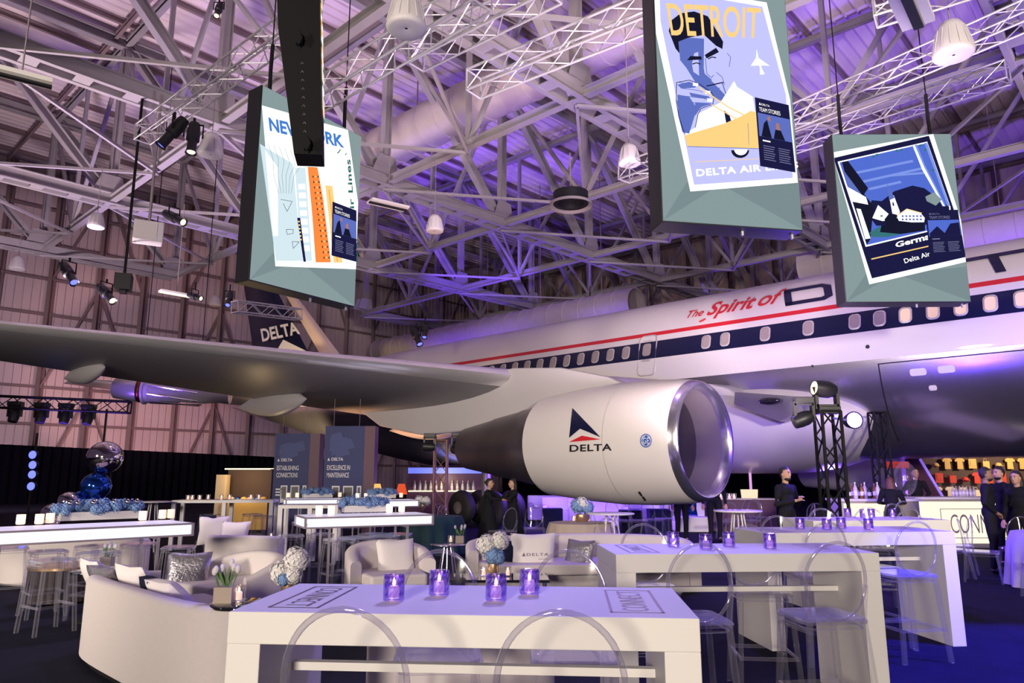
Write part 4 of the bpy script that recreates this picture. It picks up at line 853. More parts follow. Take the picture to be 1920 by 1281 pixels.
# ================================================================== FURNITURE
def comm_table(c0, c1, dep, lab, g='white communal bar tables', lettered=True, zt=1.07, ap=.125, leg=.14):
    """c0, c1: the two near top corners"""
    c0, c1 = Vector((*c0, 0)), Vector((*c1, 0)); d = c1 - c0; L = d.length; rz = math.atan2(d.y, d.x)
    t = thing('communal_table', lab, 'table', c0, rz, g)
    m = MB(); m.box((L / 2, dep / 2, zt - ap / 2), (L, dep, ap)); m.build('tabletop', 'white', t, bevel=.004)
    for x in (leg / 2, L - leg / 2): m = MB(); m.box((x, dep / 2, (zt - ap) / 2), (leg, dep - .004, zt - ap)); m.build('leg_panel', 'white', t, bevel=.004)
    m = MB(); m.box((L / 2, dep * .5, .775), (L - 2 * leg, .05, .035)); m.build('crossbar', 'white', t)
    if lettered:
        for k, (x0, x1) in enumerate(((.12, .34), (L - .34, L - .12))):
            m = MB(); z = zt + .0012; y0, y1 = .10, dep - .10; w = .012
            for (a, b, c, e) in ((x0, y0, x1, y0 + w), (x0, y1 - w, x1, y1), (x0, y0, x0 + w, y1), (x1 - w, y0, x1, y1)): m.poly([(a, b, z), (c, b, z), (c, e, z), (a, e, z)])
            if k == 0: fn = lambda x, y: (x0 + .055 + (x1 - x0 - .11) * y, y1 - .04 - (y1 - y0 - .08) * x, z)
            else: fn = lambda x, y: (x1 - .055 - (x1 - x0 - .11) * y, y0 + .04 + (y1 - y0 - .08) * x, z)
            text_on(m, 'CONNECT', fn, 0, -.004); m.build('connect_lettering', 'gtype' if k == 0 else 'gtypel', t, fix=False)
    return t
comm_table((-1.16, 3.10), (.73, 2.95), .78, 'white bar table with CONNECT lettering, the closest one in front')
comm_table((.73, 5.25), (2.63, 5.35), .78, 'white bar table directly behind the closest one, four violet candles')
comm_table((2.43, 7.13), (4.37, 7.33), .78, 'white bar table third in the diagonal row, beside the blue carpet')
comm_table((3.66, 9.0), (5.45, 9.21), .78, 'white bar table last of the diagonal row, before the bar')

# clear stools and chairs
def legs4(t, zs, hw, spl, matn='acr', w=.034):
    for sx in (-1, 1):
        for sy in (-1, 1):
            m = MB(); m.bar((sx * hw, sy * hw, zs), (sx * (hw + spl), sy * (hw + spl), 0), w, w, up=(1, 0, 0)); m.build('leg', matn, t)
def oval(t, zc, hw, hh, y0, lean):
    pts = lambda k, f=1: (hw * f * math.cos(k), y0 - lean * (math.sin(k) * f + 1) / 2 - .03 + .03 * (math.cos(k) * f) ** 2, zc + hh * f * math.sin(k))
    m = MB(); N = 36
    m.v = [pts(2 * PI * k / N, f) for f in (.98, .66, .33) for k in range(N)] + [pts(0, 0)]
    for r in range(2):
        for k in range(N): m.f.append([r * N + k, r * N + (k + 1) % N, (r + 1) * N + (k + 1) % N, (r + 1) * N + k]); m.m.append(0); m.sm.append(True)
    for k in range(N): m.f.append([2 * N + k, 2 * N + (k + 1) % N, 3 * N]); m.m.append(0); m.sm.append(True)
    b = m.build('backrest', 'acd', t, fix=False)
    m = MB(); m.tube([pts(2 * PI * k / 40) for k in range(40)], .0105, 8, closed=True); m.build('back_rim', 'acrim', b)
def stool(name, lab, zs, zc, hh, back=True, hw=.18, rest=True, cat='bar stool'):
    t = thing(name, lab, cat)
    m = MB(); o = rrect(0, 0, hw * 2 + .05, hw * 2 + .05, .06, 4)
    m.prism([(x, y, zs - .018) for x, y in o], (0, 0, .018)); n = len(o)
    m.tube([(x, y, zs - .02) for x, y in o], .016, 6, closed=True); m.tube([(x * .93, y * .93, zs - .06) for x, y in o], .007, 5, closed=True)
    m.build('seat', 'acr', t)
    legs4(t, zs - .02, hw, .045)
    if rest:
        f = .27 / zs; e = hw + .045 * (1 - f)
        m = MB(); m.tube([(-e, -e, .27), (e, -e, .27), (e, e, .27), (-e, e, .27)], .014, 6, closed=True); m.build('foot_rail', 'acr', t)
    if back:
        oval(t, zc, .2, hh, -hw, .05)
        for s in (-1, 1): m = MB(); m.bar((s * hw, -hw, zs - .02), (s * (hw + .012), -hw - .03, zs + .2), .03, .022); m.build('back_support', 'acr', t)
    return t
st0 = stool('ghost_stool', 'x', .74, .97, .235)
ch0 = stool('ghost_chair', 'x', .46, .69, .24, hw=.2, rest=False, cat='chair')
bs0 = stool('backless_stool', 'x', .74, 0, 0, back=False, hw=.15)
used = set()
def place(o, loc, rz, lab, grp=None, sc=None):
    if o.name not in used:
        used.add(o.name); o.location = loc; o.rotation_euler[2] = rz; o['label'] = lab
        if grp: o['group'] = grp
        if sc: o.scale = (sc,) * 3
        return o
    return dup(o, loc, rz, lab, grp, sc)
def gs(px, py, rz, lab):  # the top of the oval back stands at the pixel, 1.2 m up
    p = PZ(px, py, 1.2); a = Vector((0, -.26, 0)); a.rotate(Matrix.Rotation(rz, 3, 'Z')); place(st0, (p.x - a.x, p.y - a.y, 0), rz, lab, 'clear bar stools with oval backs')
gs(642, 1146, -.08, 'clear oval-backed stool, one of two before the closest table, beside the white loveseat')
gs(1050, 1151, -.05, 'clear oval-backed stool before the middle of the closest table')
gs(825, 1035, PI + .1, 'clear oval-backed stool behind the closest table, beside the barrel armchair')
gs(1065, 1035, PI, 'clear oval-backed stool behind the closest table, before the long sofa')
gs(1315, 1022, .1, 'clear oval-backed stool before the second table, showing a dark gap through it')
gs(1570, 1019, .12, 'clear oval-backed stool before the leg panel of the second table')
gs(1205, 985, PI, 'clear oval-backed stool behind the second table, below the engine cowl')
gs(1403, 987, PI - .1, 'clear oval-backed stool behind the second table, before the third table')
gs(1551, 981, .15, 'clear oval-backed stool before the third table, near its middle')
gs(1720, 980, .15, 'clear oval-backed stool before the leg panel of the third table')
gs(1456, 969, PI, 'clear oval-backed stool behind the third table, at its far end')
gs(1590, 968, PI + .2, 'clear oval-backed stool behind the third table, near its middle')
gs(1706, 955, .2, 'clear oval-backed stool before the last table, at its leg')
gs(1539, 955, PI, 'clear oval-backed stool behind the last table, at its far end')
gs(1627, 953, PI - .2, 'clear oval-backed stool behind the last table, near its middle')
gs(1672, 946, PI + .3, 'clear oval-backed stool behind the last table, beside the low bar')
gs(1694, 941, PI + .1, 'clear oval-backed stool farthest behind the last table')
GC = 'clear oval-backed dining chairs'
def gc(X, Y, rz, lab): place(ch0, (X, Y, 0), rz, lab, GC)
for X, Y, rz, lab in ((7.3, 11.6, -2.2, 'clear ghost chair turned to the lit bar, beside the draped table'), (8.3, 12.2, 2.3, 'clear ghost chair behind the lavender draped table'), (7.5, 12.6, 1.2, 'clear ghost chair showing its side before the bar lettering'), (7.0, 12.0, -1.2, 'clear ghost chair nearest the bar table row, before the lit bar'), (7.1, 9.95, -.3, 'clear ghost chair pushed in front of the lavender draped table'),
                   (-2.75, 14.1, 1.2, 'clear ghost chair beside the teal draped table'), (-1.6, 17.8, -2.4, 'clear ghost chair before the aircraft tyre'), (-1.35, 16.5, -2.0, 'clear ghost chair beside the embracing guests'), (-.2, 15.8, .8, 'clear ghost chair on the other side of the embracing guests'), (.5, 16.6, PI, 'clear ghost chair behind the oatmeal round table, at its edge'), (1.6, 15.4, -.4, 'clear ghost chair behind the oatmeal round table'), (1.5, 12.2, .1, 'clear ghost chair pushed up before the oatmeal round table')):
    gc(X, Y, rz, lab)
BSG = 'clear backless bar stools'
for i, (px, py) in enumerate(((21, 1026), (91, 1032), (100, 1048), (179, 1022), (186, 1034), (261, 1018), (335, 1024))):
    p = PZ(px, py, .74); place(bs0, (p.x, p.y, 0), .6 + .2 * i, f'clear backless stool under the closest illuminated table, {["first","second","third","fourth","fifth","sixth","seventh"][i]} along it', BSG)
for i, (px, py) in enumerate(((546, 1003), (600, 1000), (636, 1010), (668, 1006), (700, 1000), (722, 1003), (748, 1000))):
    p = PZ(px, py, .74); place(bs0, (p.x, p.y, 0), .3 + .2 * i, f'clear backless stool at the illuminated table behind the armchair, {["first","second","third","fourth","fifth","sixth","seventh"][i]} along it', BSG)
# open white frame tables far left, with stools
def frame_table(px0, px1, Y, lab, zt=1.07):
    x0, x1 = PY(px0, 940, Y).x, PY(px1, 940, Y).x; L = x1 - x0; t = thing('frame_table', lab, 'table', (x0, Y, 0), .12)
    m = MB(); m.box((L / 2, .35, zt - .03), (L, .7, .06)); m.build('tabletop', 'white', t)
    for x in (.04, L / 2 + .03, L - .04):
        for y in (.04, .66): m = MB(); m.box((x, y, (zt - .06) / 2), (.08, .08, zt - .06)); m.build('leg', 'white', t)
    return t
frame_table(322, 506, 16.2, 'white open-frame high table near the black drape'); frame_table(522, 632, 13.6, 'white open-frame high table behind the illuminated table')
for i, (X, Y) in enumerate(((-6.9, 16.9), (-6.4, 16.0), (-6.0, 17.1), (-5.5, 16.4), (-4.0, 14.2), (-3.5, 14.4))):
    place(bs0, (X, Y, 0), .4 * i, f'clear backless stool at the white frame tables, {["first","second","third","fourth","fifth","sixth"][i]} from the drape side', BSG)

# illuminated high tables
def lit_table(c0, c1, dep, lab, zt=1.05, h=.15, legs=True):
    c0, c1 = Vector((*c0, 0)), Vector((*c1, 0)); d = c1 - c0; L = d.length; rz = math.atan2(d.y, d.x)
    t = thing('illuminated_table', lab, 'table', c0, rz, 'illuminated high tables'); e = .02
    m = MB(); m.box((L / 2, dep / 2, zt - .005), (L - .02, dep - .02, .012)); m.build('tabletop', mat('frosted_top', (.75, .72, .85), .4, em=(.8, .78, 1), es=.45) if 'frosted_top' not in bpy.data.materials else bpy.data.materials['frosted_top'], t)
    for x, y, w, dd, nm in ((L / 2, .012, L - .06, .01, 0), (L / 2, dep - .012, L - .06, .01, 0), (.012, dep / 2, .01, dep - .06, 0), (L - .012, dep / 2, .01, dep - .06, 0)):
        m = MB(); m.box((x, y, zt - h / 2), (w, dd, h - .03)); m.build('light_panel', 'lit', t)
    m = MB()
    for z in (zt - .009, zt - h + .009):
        for (p, q) in (((0, 0), (L, 0)), ((L, 0), (L, dep)), ((L, dep), (0, dep)), ((0, dep), (0, 0))): m.bar((*p, z), (*q, z), .026, .02)
    for p in ((0, 0), (L, 0), (L, dep), (0, dep)): m.bar((*p, zt), (*p, zt - h), .028)
    m.build('frame', 'frame', t)
    for x in (.35, L - .35):
        m = MB(); z = zt - h
        for y in (.1, dep - .1): m.bar((x, y, z), (x, y, .015), .03)
        m.bar((x, .1, .015), (x, dep - .1, .015), .03); m.bar((x, .1, z - .015), (x, dep - .1, z - .015), .03); m.build('leg_frame', 'frame', t)
    return t
lit_table((-6.15, 6.75), (-3.85, 8.95), .8, 'illuminated white high table with blue hydrangeas, closest to the loveseat')
lit_table((-2.80, 10.05), (-1.16, 10.85), .8, 'illuminated white high table behind the barrel armchair')
lit_table((-5.3, 17.3), (-3.0, 18.2), .8, 'illuminated white high table before the blue banners'); lit_table((-3.7, 16.3), (-2.15, 17.0), .8, 'illuminated white high table behind the second blue hydrangea centrepiece')

# sofas
def barrel(lab, loc, rz, w, d, name='barrel_armchair', cat='armchair', hb=.74, ha=.60, th=.15, seat_h=.43, ex=2.6, grp=None):
    """curved shell open towards local +y"""
    t = thing(name, lab, cat, loc, rz, grp); m = MB(); N = 49
    def pt(u, off):
        a = PI * (-.12) + PI * 1.24 * u - 0; a = -a  # from one arm round the back to the other
        c, s_ = math.cos(a), math.sin(a); f = (abs(c) ** ex + abs(s_) ** ex) ** (-1 / ex)
        return ((w / 2 - off) * c * f, (d / 2 - off) * s_ * f)
    def fn(u, v):
        hh = ha + (hb - ha) * max(0, math.sin(PI * u)) ** 1.1
        prof = [(0.04, .03), (0, .06), (0, hh - .03), (.02, hh), (.05, hh + .01), (th - .05, hh + .01), (th - .02, hh), (th, hh - .03), (th, seat_h - .1)]
        o, z = prof[round(v * 8)]; x, y = pt(u, o); return (x, y, z)
    m.grid(fn, N, 9)
    for u in (0, 1):
        P = [fn(u, k / 8) for k in range(9)] + [(*fn(u, 1)[:2], .03)]; m.poly(P)
    m.build('shell', 'cream', t)
    m = MB(); inner = [pt(k / 32, th + .005) for k in range(33)]; y1 = inner[0][1]
    m.prism([(x, y, .05) for x, y in inner], (0, 0, seat_h - .12)); m.build('base', 'cream', t)
    m = MB(); fr = d * .5; sh = [(x * .995, y) for x, y in inner] + [(inner[-1][0] * .9, fr - .02), (inner[0][0] * .9, fr - .02)]
    m.prism([(x, y, seat_h - .12) for x, y in sh], (0, 0, .14)); m.build('seat_cushion', 'cream', t, bevel=.03)
    m = MB(); m.prism([(x * .93, y * .93, 0) for x, y in [pt(k / 24, 0) for k in range(25)]], (0, 0, .05)); m.build('plinth', 'blackm', t)
    return t
def cushion(loc, rz, tilt, w, matn, lab, h=None, th=.16, txt=None, roll=0):
    h = h or w; t = MB(); n = 15
    for s in (-1, 1):
        def fn(u, v):
            x, y = 2 * u - 1, 2 * v - 1; e = (1 - abs(x) ** 3) * (1 - abs(y) ** 3); k = 1 - .10 * (1 - abs(x)) * (abs(y) ** 3) - 0; k2 = 1 - .10 * (1 - abs(y)) * abs(x) ** 3
            return (x * w / 2 * k2, s * th / 2 * max(0, e) ** .45, y * h / 2 * k)
        t.grid(fn, n, n)
    R = Matrix.Rotation(rz, 3, 'Z') @ Matrix.Rotation(tilt, 3, 'X') @ Matrix.Rotation(roll, 3, 'Y'); t.v = [tuple(R @ Vector(v)) for v in t.v]
    o = t.build('cushion', matn, None, loc, fix=False); tag(o, lab, 'cushion', 'scatter cushions')
    if txt:
        m = MB(); f = lambda x, y: tuple(R @ Vector((-.10 + .3 * x - 0, -th / 2 - .004, -.005 + .036 * y))); text_on(m, txt, f, 0, .01, 1.2)
        f2 = [tuple(R @ Vector(p)) for p in ((-.165, -th / 2 - .004, -.01), (-.115, -th / 2 - .004, -.01), (-.14, -th / 2 - .004, .04))]; m.poly(f2)
        m.poly([tuple(R @ Vector(p)) for p in ((.06, -th / 2 - .002, -.045), (.2, -th / 2 - .0, -.045), (.2, -th / 2 - .0, -.05), (.06, -th / 2 - .002, -.05))])
        m.build('printed_lettering', 'gtype', o, fix=False)
    return o
lv = (-3.12, 6.75)
barrel('white curved loveseat seen from behind, beside the closest table', (-2.69, 6.43, 0), -.76, 2.8, 1.2, 'loveseat', 'sofa', .72, .67, .16, ex=4)
barrel('white barrel armchair with silver cushion beside the loveseat', (-3.2, 8.55, 0), 2.5, 1.25, 1.05, hb=.72, ha=.52)
barrel('white barrel armchair with its curved back to the illuminated table', (-1.52, 9.35, 0), 3.55, 1.1, 1.0, hb=.78, ha=.58)
barrel('long white sofa with printed cushion behind the coffee table', (1.0, 10.5, 0), PI + .12, 3.3, 1.1, 'sofa', 'sofa', .76, .60, ex=3.5)
barrel('white armchair seen from behind with cushions, past the end of the illuminated table', (-4.15, 11.6, 0), -.15, 1.15, .95, hb=.72, ha=.66)
barrel('white loveseat half hidden under the closest illuminated table', (-6.6, 11.3, 0), -.1, 2.2, 1.0, 'loveseat', 'sofa', .74, .66)
barrel('white barrel armchair seen under the closest table', (-.35, 5.2, 0), .15, 1.25, 1.1, hb=.72, ha=.6)
CU = [(PY(184, 1103, 7.25), 2.4, -.5, .46, 'pillow', 'white cushion leaning at the far end of the loveseat'), (PY(207, 1110, 7.0), 2.5, -.7, .44, 'silver', 'silver cushion leaning inside the loveseat'), (PY(260, 1120, 6.8), 2.5, -.5, .50, 'pillow', 'white cushion in the middle of the loveseat'),
      (PY(302, 1128, 6.45), 2.2, -.9, .40, 'navyf', 'navy cushion between white cushions on the loveseat'), (PY(324, 1138, 6.25), 2.5, -.8, .42, 'pillow', 'white cushion nearest the black side table'), (PY(352, 1075, 8.5), .2, -.35, .48, 'silver', 'crinkled silver cushion in the barrel armchair'),
      (PY(742, 1048, 9.5), .45, -.3, .5, 'pillow', 'white cushion in the armchair backing the illuminated table'), (PY(925, 1040, 10.55), .1, -.25, .46, 'pillow', 'cream cushion at the end of the long sofa'), (PY(947, 1045, 10.4), -.9, -.2, .48, 'navyf', 'black cushion beside the printed one on the long sofa'),
      (PY(1086, 1043, 10.35), -.7, -.3, .46, 'silver', 'shiny silver cushion on the long sofa'), (PY(400, 995, 11.9), .3, -.3, .46, 'pillow', 'white cushion in the armchair past the illuminated table'), (PY(440, 1003, 11.7), .1, -.4, .44, 'pillow', 'second white cushion in the armchair past the illuminated table'), (PY(385, 990, 12.0), -.6, -.2, .42, 'navyf', 'black cushion peeking out behind the illuminated table end')]
for i, (p, rz, ti, w, mm, lab) in enumerate(CU): cushion(p + Vector((0, 0, .07 if i < 5 else 0)), rz, ti, w, mm, lab)
cushion(PY(1000, 1043, 10.25), .08, -.2, .62, 'pillow', 'large white cushion printed with a small emblem on the long sofa', txt='DELTA')
# small tables
def round_table(loc, r, z, lab, top='glassblack', leg='blackm', n=1, cat='side table', name='side_table', base=True):
    t = thing(name, lab, cat, loc); m = MB(); m.lathe([(.002, z - .025), (r - .005, z - .025), (r, z - .02), (r, z - .005), (r - .005, z), (.002, z)], 40); m.build('tabletop', top, t)
    if n == 1:
        m = MB(); m.box((0, 0, z / 2), (.05, .05, z - .03)); m.build('stem', leg, t); m = MB(); m.lathe([(.002, .02), (r * .6, .02), (r * .62, 0)], 24); m.build('base', leg, t)
    else:
        for k in range(n):
            a = 2 * PI * k / n; m = MB(); m.tube([(r * .22 * math.cos(a), r * .22 * math.sin(a), z - .02), (r * .55 * math.cos(a), r * .55 * math.sin(a), 0)], .014, 8); m.build('leg', leg, t)
    return t
p = PZ(452, 1130, .72); rt = round_table((p.x, p.y, 0), .215, .72, 'round black glass side table with tulips between loveseat and closest table')
p = PZ(195, 1070, .55); round_table((p.x - .1, p.y, 0), .25, .55, 'round black side table behind the loveseat cushions')
p = PZ(840, 1020, .55); round_table((p.x, p.y, 0), .28, .55, 'round mirrored side table behind the barrel armchair', 'chrome', 'chrome', 8)
p = PZ(930, 1082, .42); t = thing('coffee_table', 'low black glass coffee table before the long sofa', 'coffee table', (p.x, p.y, 0)); m = MB(); m.box((0, 0, .41), (1.25, .6, .03)); m.build('tabletop', 'glassblack', t, bevel=.005); m = MB(); m.box((0, 0, .18), (1.25, .6, .015)); m.build('shelf', 'glass', t)
for x in (-.58, .58):
    for y in (-.26, .26): m = MB(); m.box((x, y, .2), (.03, .03, .4)); m.build('leg', 'chrome', t)
def fluted(loc, r, h, lab):
    t = thing('drum_table', lab, 'side table', loc); m = MB(); m.lathe([(r, 0.02), (r, h - .03)], 60, twist=0); m.v = [(x * (1 - .05 * (k % 2)), y * (1 - .05 * (k % 2)), z) for k, (x, y, z) in enumerate(m.v)]; m.build('fluted_body', mat('fluted_dark', (.05, .04, .045), .4, .3) if 'fluted_dark' not in bpy.data.materials else bpy.data.materials['fluted_dark'], t); m = MB(); m.lathe([(.002, h - .03), (r + .01, h - .03), (r + .01, h), (.002, h)], 40); m.build('tabletop', 'gold', t)
p = PZ(495, 1018, .5); fluted((p.x, p.y, 0), .33, .5, 'fluted dark drum table with a candle beside the stools'); p = PZ(120, 1060, .45); fluted((p.x, p.y, 0), .4, .45, 'fluted dark drum table with amber candles under the illuminated table')
for (px, py, r, n, lab) in ((1145, 962, .42, 5, 'round cocktail table with splayed white legs below the engine'), (1383, 957, .42, 5, 'round cocktail table with splayed white legs beside the dark trousered guest'), (288, 940, .36, 4, 'round cocktail table with splayed legs before the black drape')):
    p = PY(px, py, 13.2) if px > 900 else PZ(px, py, 1.07); round_table((p.x, p.y, 0), r, p.z, lab, 'hull', 'hull', n, 'cocktail table', 'cocktail_table')
def draped(loc, r, z, matn, lab):
    t = thing('draped_table', lab, 'table', loc); m = MB(); m.lathe([(.002, z - .03), (r - .03, z - .03), (r - .03, z - .01), (.002, z - .01)], 30); m.build('tabletop', 'stemm', t)
    m = MB(); m.lathe([(.04, 0), (.04, z - .03)], 10); m.build('pedestal', 'blackm', t)
    m = MB(); N = 96
    def fn(u, v):
        a = 2 * PI * u
        if v < .3: rr = r * v / .3; zz = z
        else: k = (v - .3) / .7; rr = r + .01 + k * (.06 + .05 * math.sin(a * 15)) + .01 * k * math.sin(a * 37); zz = z - .01 - (z - .02) * k
        return (rr * math.cos(a) + 1e-5, rr * math.sin(a), zz)
    m.grid(fn, N, 8, closed_u=True); m.build('tablecloth', matn, t, fix=False); return t
p = PZ(1090, 980, .76); draped((p.x, p.y, 0), .62, .76, 'linen', 'round table under pleated oatmeal linen below the engine')
p = PZ(812, 968, .76); draped((p.x, p.y, 0), .65, .76, 'teal', 'round table under dark teal cloth beside the tyres')
draped((8.2, 10.9, 0), .78, .78, 'lcloth', 'round table under lavender-lit linen at the edge of the carpet')
# ------------------------------------------------------------------ votives
def votive(name, gl, label):
    t = thing(name, label, 'candle'); m = MB(); r = .047
    m.lathe([(r * .8, .0), (r, .008), (r * 1.0, .03), (r * 1.0, .055), (r * 1.0, .08), (r * 1.0, .1), (r * .98, .113), (r * .9, .11), (r * .86, .02), (.002, .012)], 14, smooth=False, twist=.5); m.build('glass_cup', gl, t)
    m = MB(); m.lathe([(.002, .013), (.024, .013), (.024, .062), (.02, .066), (.002, .062)], 14); m.build('wax', 'wax', t)
    m = MB(); m.lathe([(.002, .064), (.008, .072), (.007, .082), (.002, .1)], 10); m.build('flame', 'flame', t); return t
v0 = votive('votive_candle', 'vot', 'x'); v1 = votive('votive_candle', 'wax', 'x'); v2 = votive('votive_candle', 'glass', 'x')
def vt(o, px, py, z, lab, grp, sc=None): p = PZ(px, py, z); return place(o, p + Vector((0, 0, .001)), px * .1, lab, grp, sc)
G1 = 'violet cut-glass votive candles'
for (px, py, lab) in ((738, 1128, 'violet cut-glass candle, first along the closest table'), (823, 1118, 'violet cut-glass candle, second along the closest table'), (930, 1128, 'violet cut-glass candle, third along the closest table'), (993, 1116, 'violet cut-glass candle, last along the closest table'),
                   (1263, 1026, 'violet candle, first along the second table'), (1324, 1031, 'violet candle, second along the second table, behind a stool'), (1367, 1026, 'violet candle, third along the second table'), (1444, 1030, 'violet candle, last along the second table'),
                   (1501, 993, 'violet candle, first along the third table'), (1551, 994, 'violet candle, second along the third table'), (1578, 992, 'violet candle, third along the third table'), (1629, 994, 'violet candle, last along the third table'),
                   (1590, 970, 'violet candle, first along the last bar table'), (1620, 972, 'violet candle, second along the last bar table'), (1634, 971, 'violet candle, third along the last bar table'), (1674, 971, 'violet candle, last along the last bar table')):
    vt(v0, px, py, 1.07, lab, G1)
words_ = ['first', 'second', 'third', 'fourth', 'fifth', 'sixth', 'seventh', 'eighth']
for i, (px, py) in enumerate(((38, 984), (73, 983), (93, 981), (267, 976), (304, 973), (320, 972))): vt(v1, px, py, 1.056, f'frosted glowing votive on the closest illuminated table, {words_[i]} of six', 'frosted votives')
for i, (px, py) in enumerate(((598, 965), (621, 965), (730, 961), (753, 960))): vt(v1, px, py, 1.056, f'frosted votive on the illuminated table behind the armchair, {words_[i]} of four', 'frosted votives', 1.1)
for i, (px, py) in enumerate(((540, 933), (557, 933), (620, 932), (637, 932), (670, 934), (686, 934), (739, 933), (752, 933))): p = PZ(px, py, 1.055); vt(v1, px, py, 1.055, f'small glowing votive on the tables before the blue banners, {words_[i]} along', 'frosted votives')
for i, (px, py) in enumerate(((352, 938), (360, 938), (374, 938), (390, 937), (415, 938), (430, 937), (470, 937), (485, 937))): vt(v2, px, py, 1.07, f'tiny candle on the white frame table by the drape, {words_[i]} along', 'tiny candles far away')
vt(v2, 447, 1128, .72, 'clear glass candle beside the tulips on the black side table', None, 1.0)
vt(v2, 845, 1018, .55, 'candle on the round mirrored side table', None); vt(v2, 508, 1012, .5, 'amber candle on the fluted drum table', None)
vt(v2, 907, 1081, .425, 'amber candle beside the flowers on the coffee table', None); vt(v2, 952, 1081, .425, 'second amber candle on the coffee table', None)
for i, (px, py) in enumerate(((85, 1040), (122, 1034), (134, 1042), (110, 1030))): vt(v2, px, py, .45, f'amber candle on the drum table under the illuminated table, {words_[i]} of four', 'amber candles', 1.3)
vt(v2, 1076, 978, .76, 'candle beside the gold flower bowl on the oatmeal table', None); vt(v2, 1104, 978, .76, 'second candle beside the gold flower bowl on the oatmeal table', None); vt(v0, 1886, 977, .78, 'candle on the lavender draped table', None, 1.2)
for i, (px, py) in enumerate(((1195, 962), (1210, 962), (1231, 962), (1352, 940), (1368, 940), (1377, 940))): p = PY(px, py, 20); place(v2, (p.x, 20, .96), 0, f'small candle on the buffet counters far behind the engine, {words_[i]} along', 'tiny candles far away', 1.5)
# ------------------------------------------------------------------ flowers
def bloom(m, c, r, n=110, mi=0):
    c = Vector(c); n = int(n * 1.6)
    for k in range(n):
        z = 1 - 2 * (k + .5) / n; t = k * 2.39996; q = math.sqrt(1 - z * z); d = Vector((q * math.cos(t), q * math.sin(t), z)); u = d.cross(Vector((.3, .5, .8))).normalized(); w = d.cross(u); p = c + d * r * random.uniform(.78, 1.12); s = r * .26
        for j in range(4):
            a = j * PI / 2 + k; e = u * math.cos(a) + w * math.sin(a); f = u * math.cos(a + .8) + w * math.sin(a + .8); g = u * math.cos(a - .8) + w * math.sin(a - .8)
            m.add([p, p + g * s * .6 + d * s * .15, p + e * s + d * s * random.uniform(0, .4), p + f * s * .6 + d * s * .15], [(0, 1, 2, 3)], mi)
    m.sphere(c, r * .72, 10, mi)
def garland(c, L, rz, n, lab, r=.085, balls=0):
    t = thing('hydrangea_centrepiece', lab, 'flower arrangement', c, rz, 'blue hydrangea centrepieces'); m = MB(); m.box((0, 0, .05), (L * .92, .18, .1)); m.build('planter', 'hull', t)
    rn = random.Random(n)
    for i in range(n * 5):
        x = (i + .5) / (n * 5) * L - L / 2; e = math.sqrt(max(.1, 1 - (2 * x / L) ** 2 * .7)); a = rn.uniform(0, PI)
        m = MB(); bloom(m, (x, math.cos(a) * .11 * e, .11 + math.sin(a) * .085 * e), r * rn.uniform(.6, .85), 34); m.build('hydrangea_bloom', 'bloomb', t, fix=False)
    for i in range(balls): m = MB(); m.sphere(((i + .5) / balls * L - L / 2 + random.uniform(-.05, .05), -.1, .22), .035, 14); m.build('silver_bauble', 'ball', t)
    return t
p = PZ(187, 974, 1.056); garland(p, 1.0, .76, 8, 'long blue hydrangea centrepiece with silver baubles on the closest illuminated table', .09, 6)
p = PZ(683, 960, 1.056); garland(p, .72, .45, 6, 'blue hydrangea centrepiece on the illuminated table behind the armchair', .085)
p = PZ(595, 933, 1.055); garland(p, .75, .35, 5, 'blue hydrangea centrepiece before the banner about connections', .09); p = PZ(717, 934, 1.055); garland(p, .7, .35, 5, 'blue hydrangea centrepiece beside the second blue banner', .09)
def vase(c, lab, blooms, pot='gold', h=.14, r=.07, matf='bloomw'):
    t = thing('flower_vase', lab, 'flower arrangement', c); m = MB(); m.lathe([(.002, 0), (r * .7, 0), (r, h * .4), (r * .9, h), (r * .8, h), (r * .7, .02)], 20); m.build('vase', pot, t)
    for i, (x, y, z, rr, mm) in enumerate(blooms): m = MB(); bloom(m, (x, y, z), rr, 90); m.build('hydrangea_bloom', mm, t, fix=False)
    m = MB()
    for (x, y, z, rr, mm) in blooms: m.tube([(0, 0, h * .5), (x, y, z)], .006, 5)
    m.build('stem', 'leaf', t)
p = PY(540, 1112, 7.6); t0_ = round_table((p.x, p.y, 0), .2, .42, 'small low table carrying white hydrangeas behind the closest table')
vase(Vector((p.x, p.y, .421)), 'white hydrangeas with a blue touch standing between armchair and closest table', [(-.08, 0, .22, .11, 'bloomw'), (.06, .03, .34, .12, 'bloomw'), (.06, -.05, .2, .08, 'bloomw'), (-.02, -.08, .17, .06, 'bloomb')])
p = PZ(925, 1080, .426); vase(p, 'white and blue hydrangeas in a gold pot on the coffee table', [(-.08, 0, .36, .12, 'bloomw'), (.07, .03, .40, .11, 'bloomw'), (0, -.05, .24, .10, 'bloomb'), (.06, -.06, .22, .08, 'bloomb')])
p = PZ(1092, 978, .762); vase(p, 'blue-green hydrangeas in a gold bowl on the oatmeal table', [(-.08, 0, .28, .13, 'bloomb'), (.09, .0, .26, .12, 'bloomb'), (0, -.03, .33, .11, 'bloomw')], h=.13, r=.14)
p = PZ(792, 957, 1.056 - .3); vase(p, 'white flowers on the teal draped table', [(-.08, 0, .24, .11, 'bloomw'), (.08, 0, .22, .11, 'bloomw')]); vase(Vector((8.25, 10.6, .782)), 'blue flowers on the lavender draped table', [(0, 0, .2, .13, 'bloomb')])
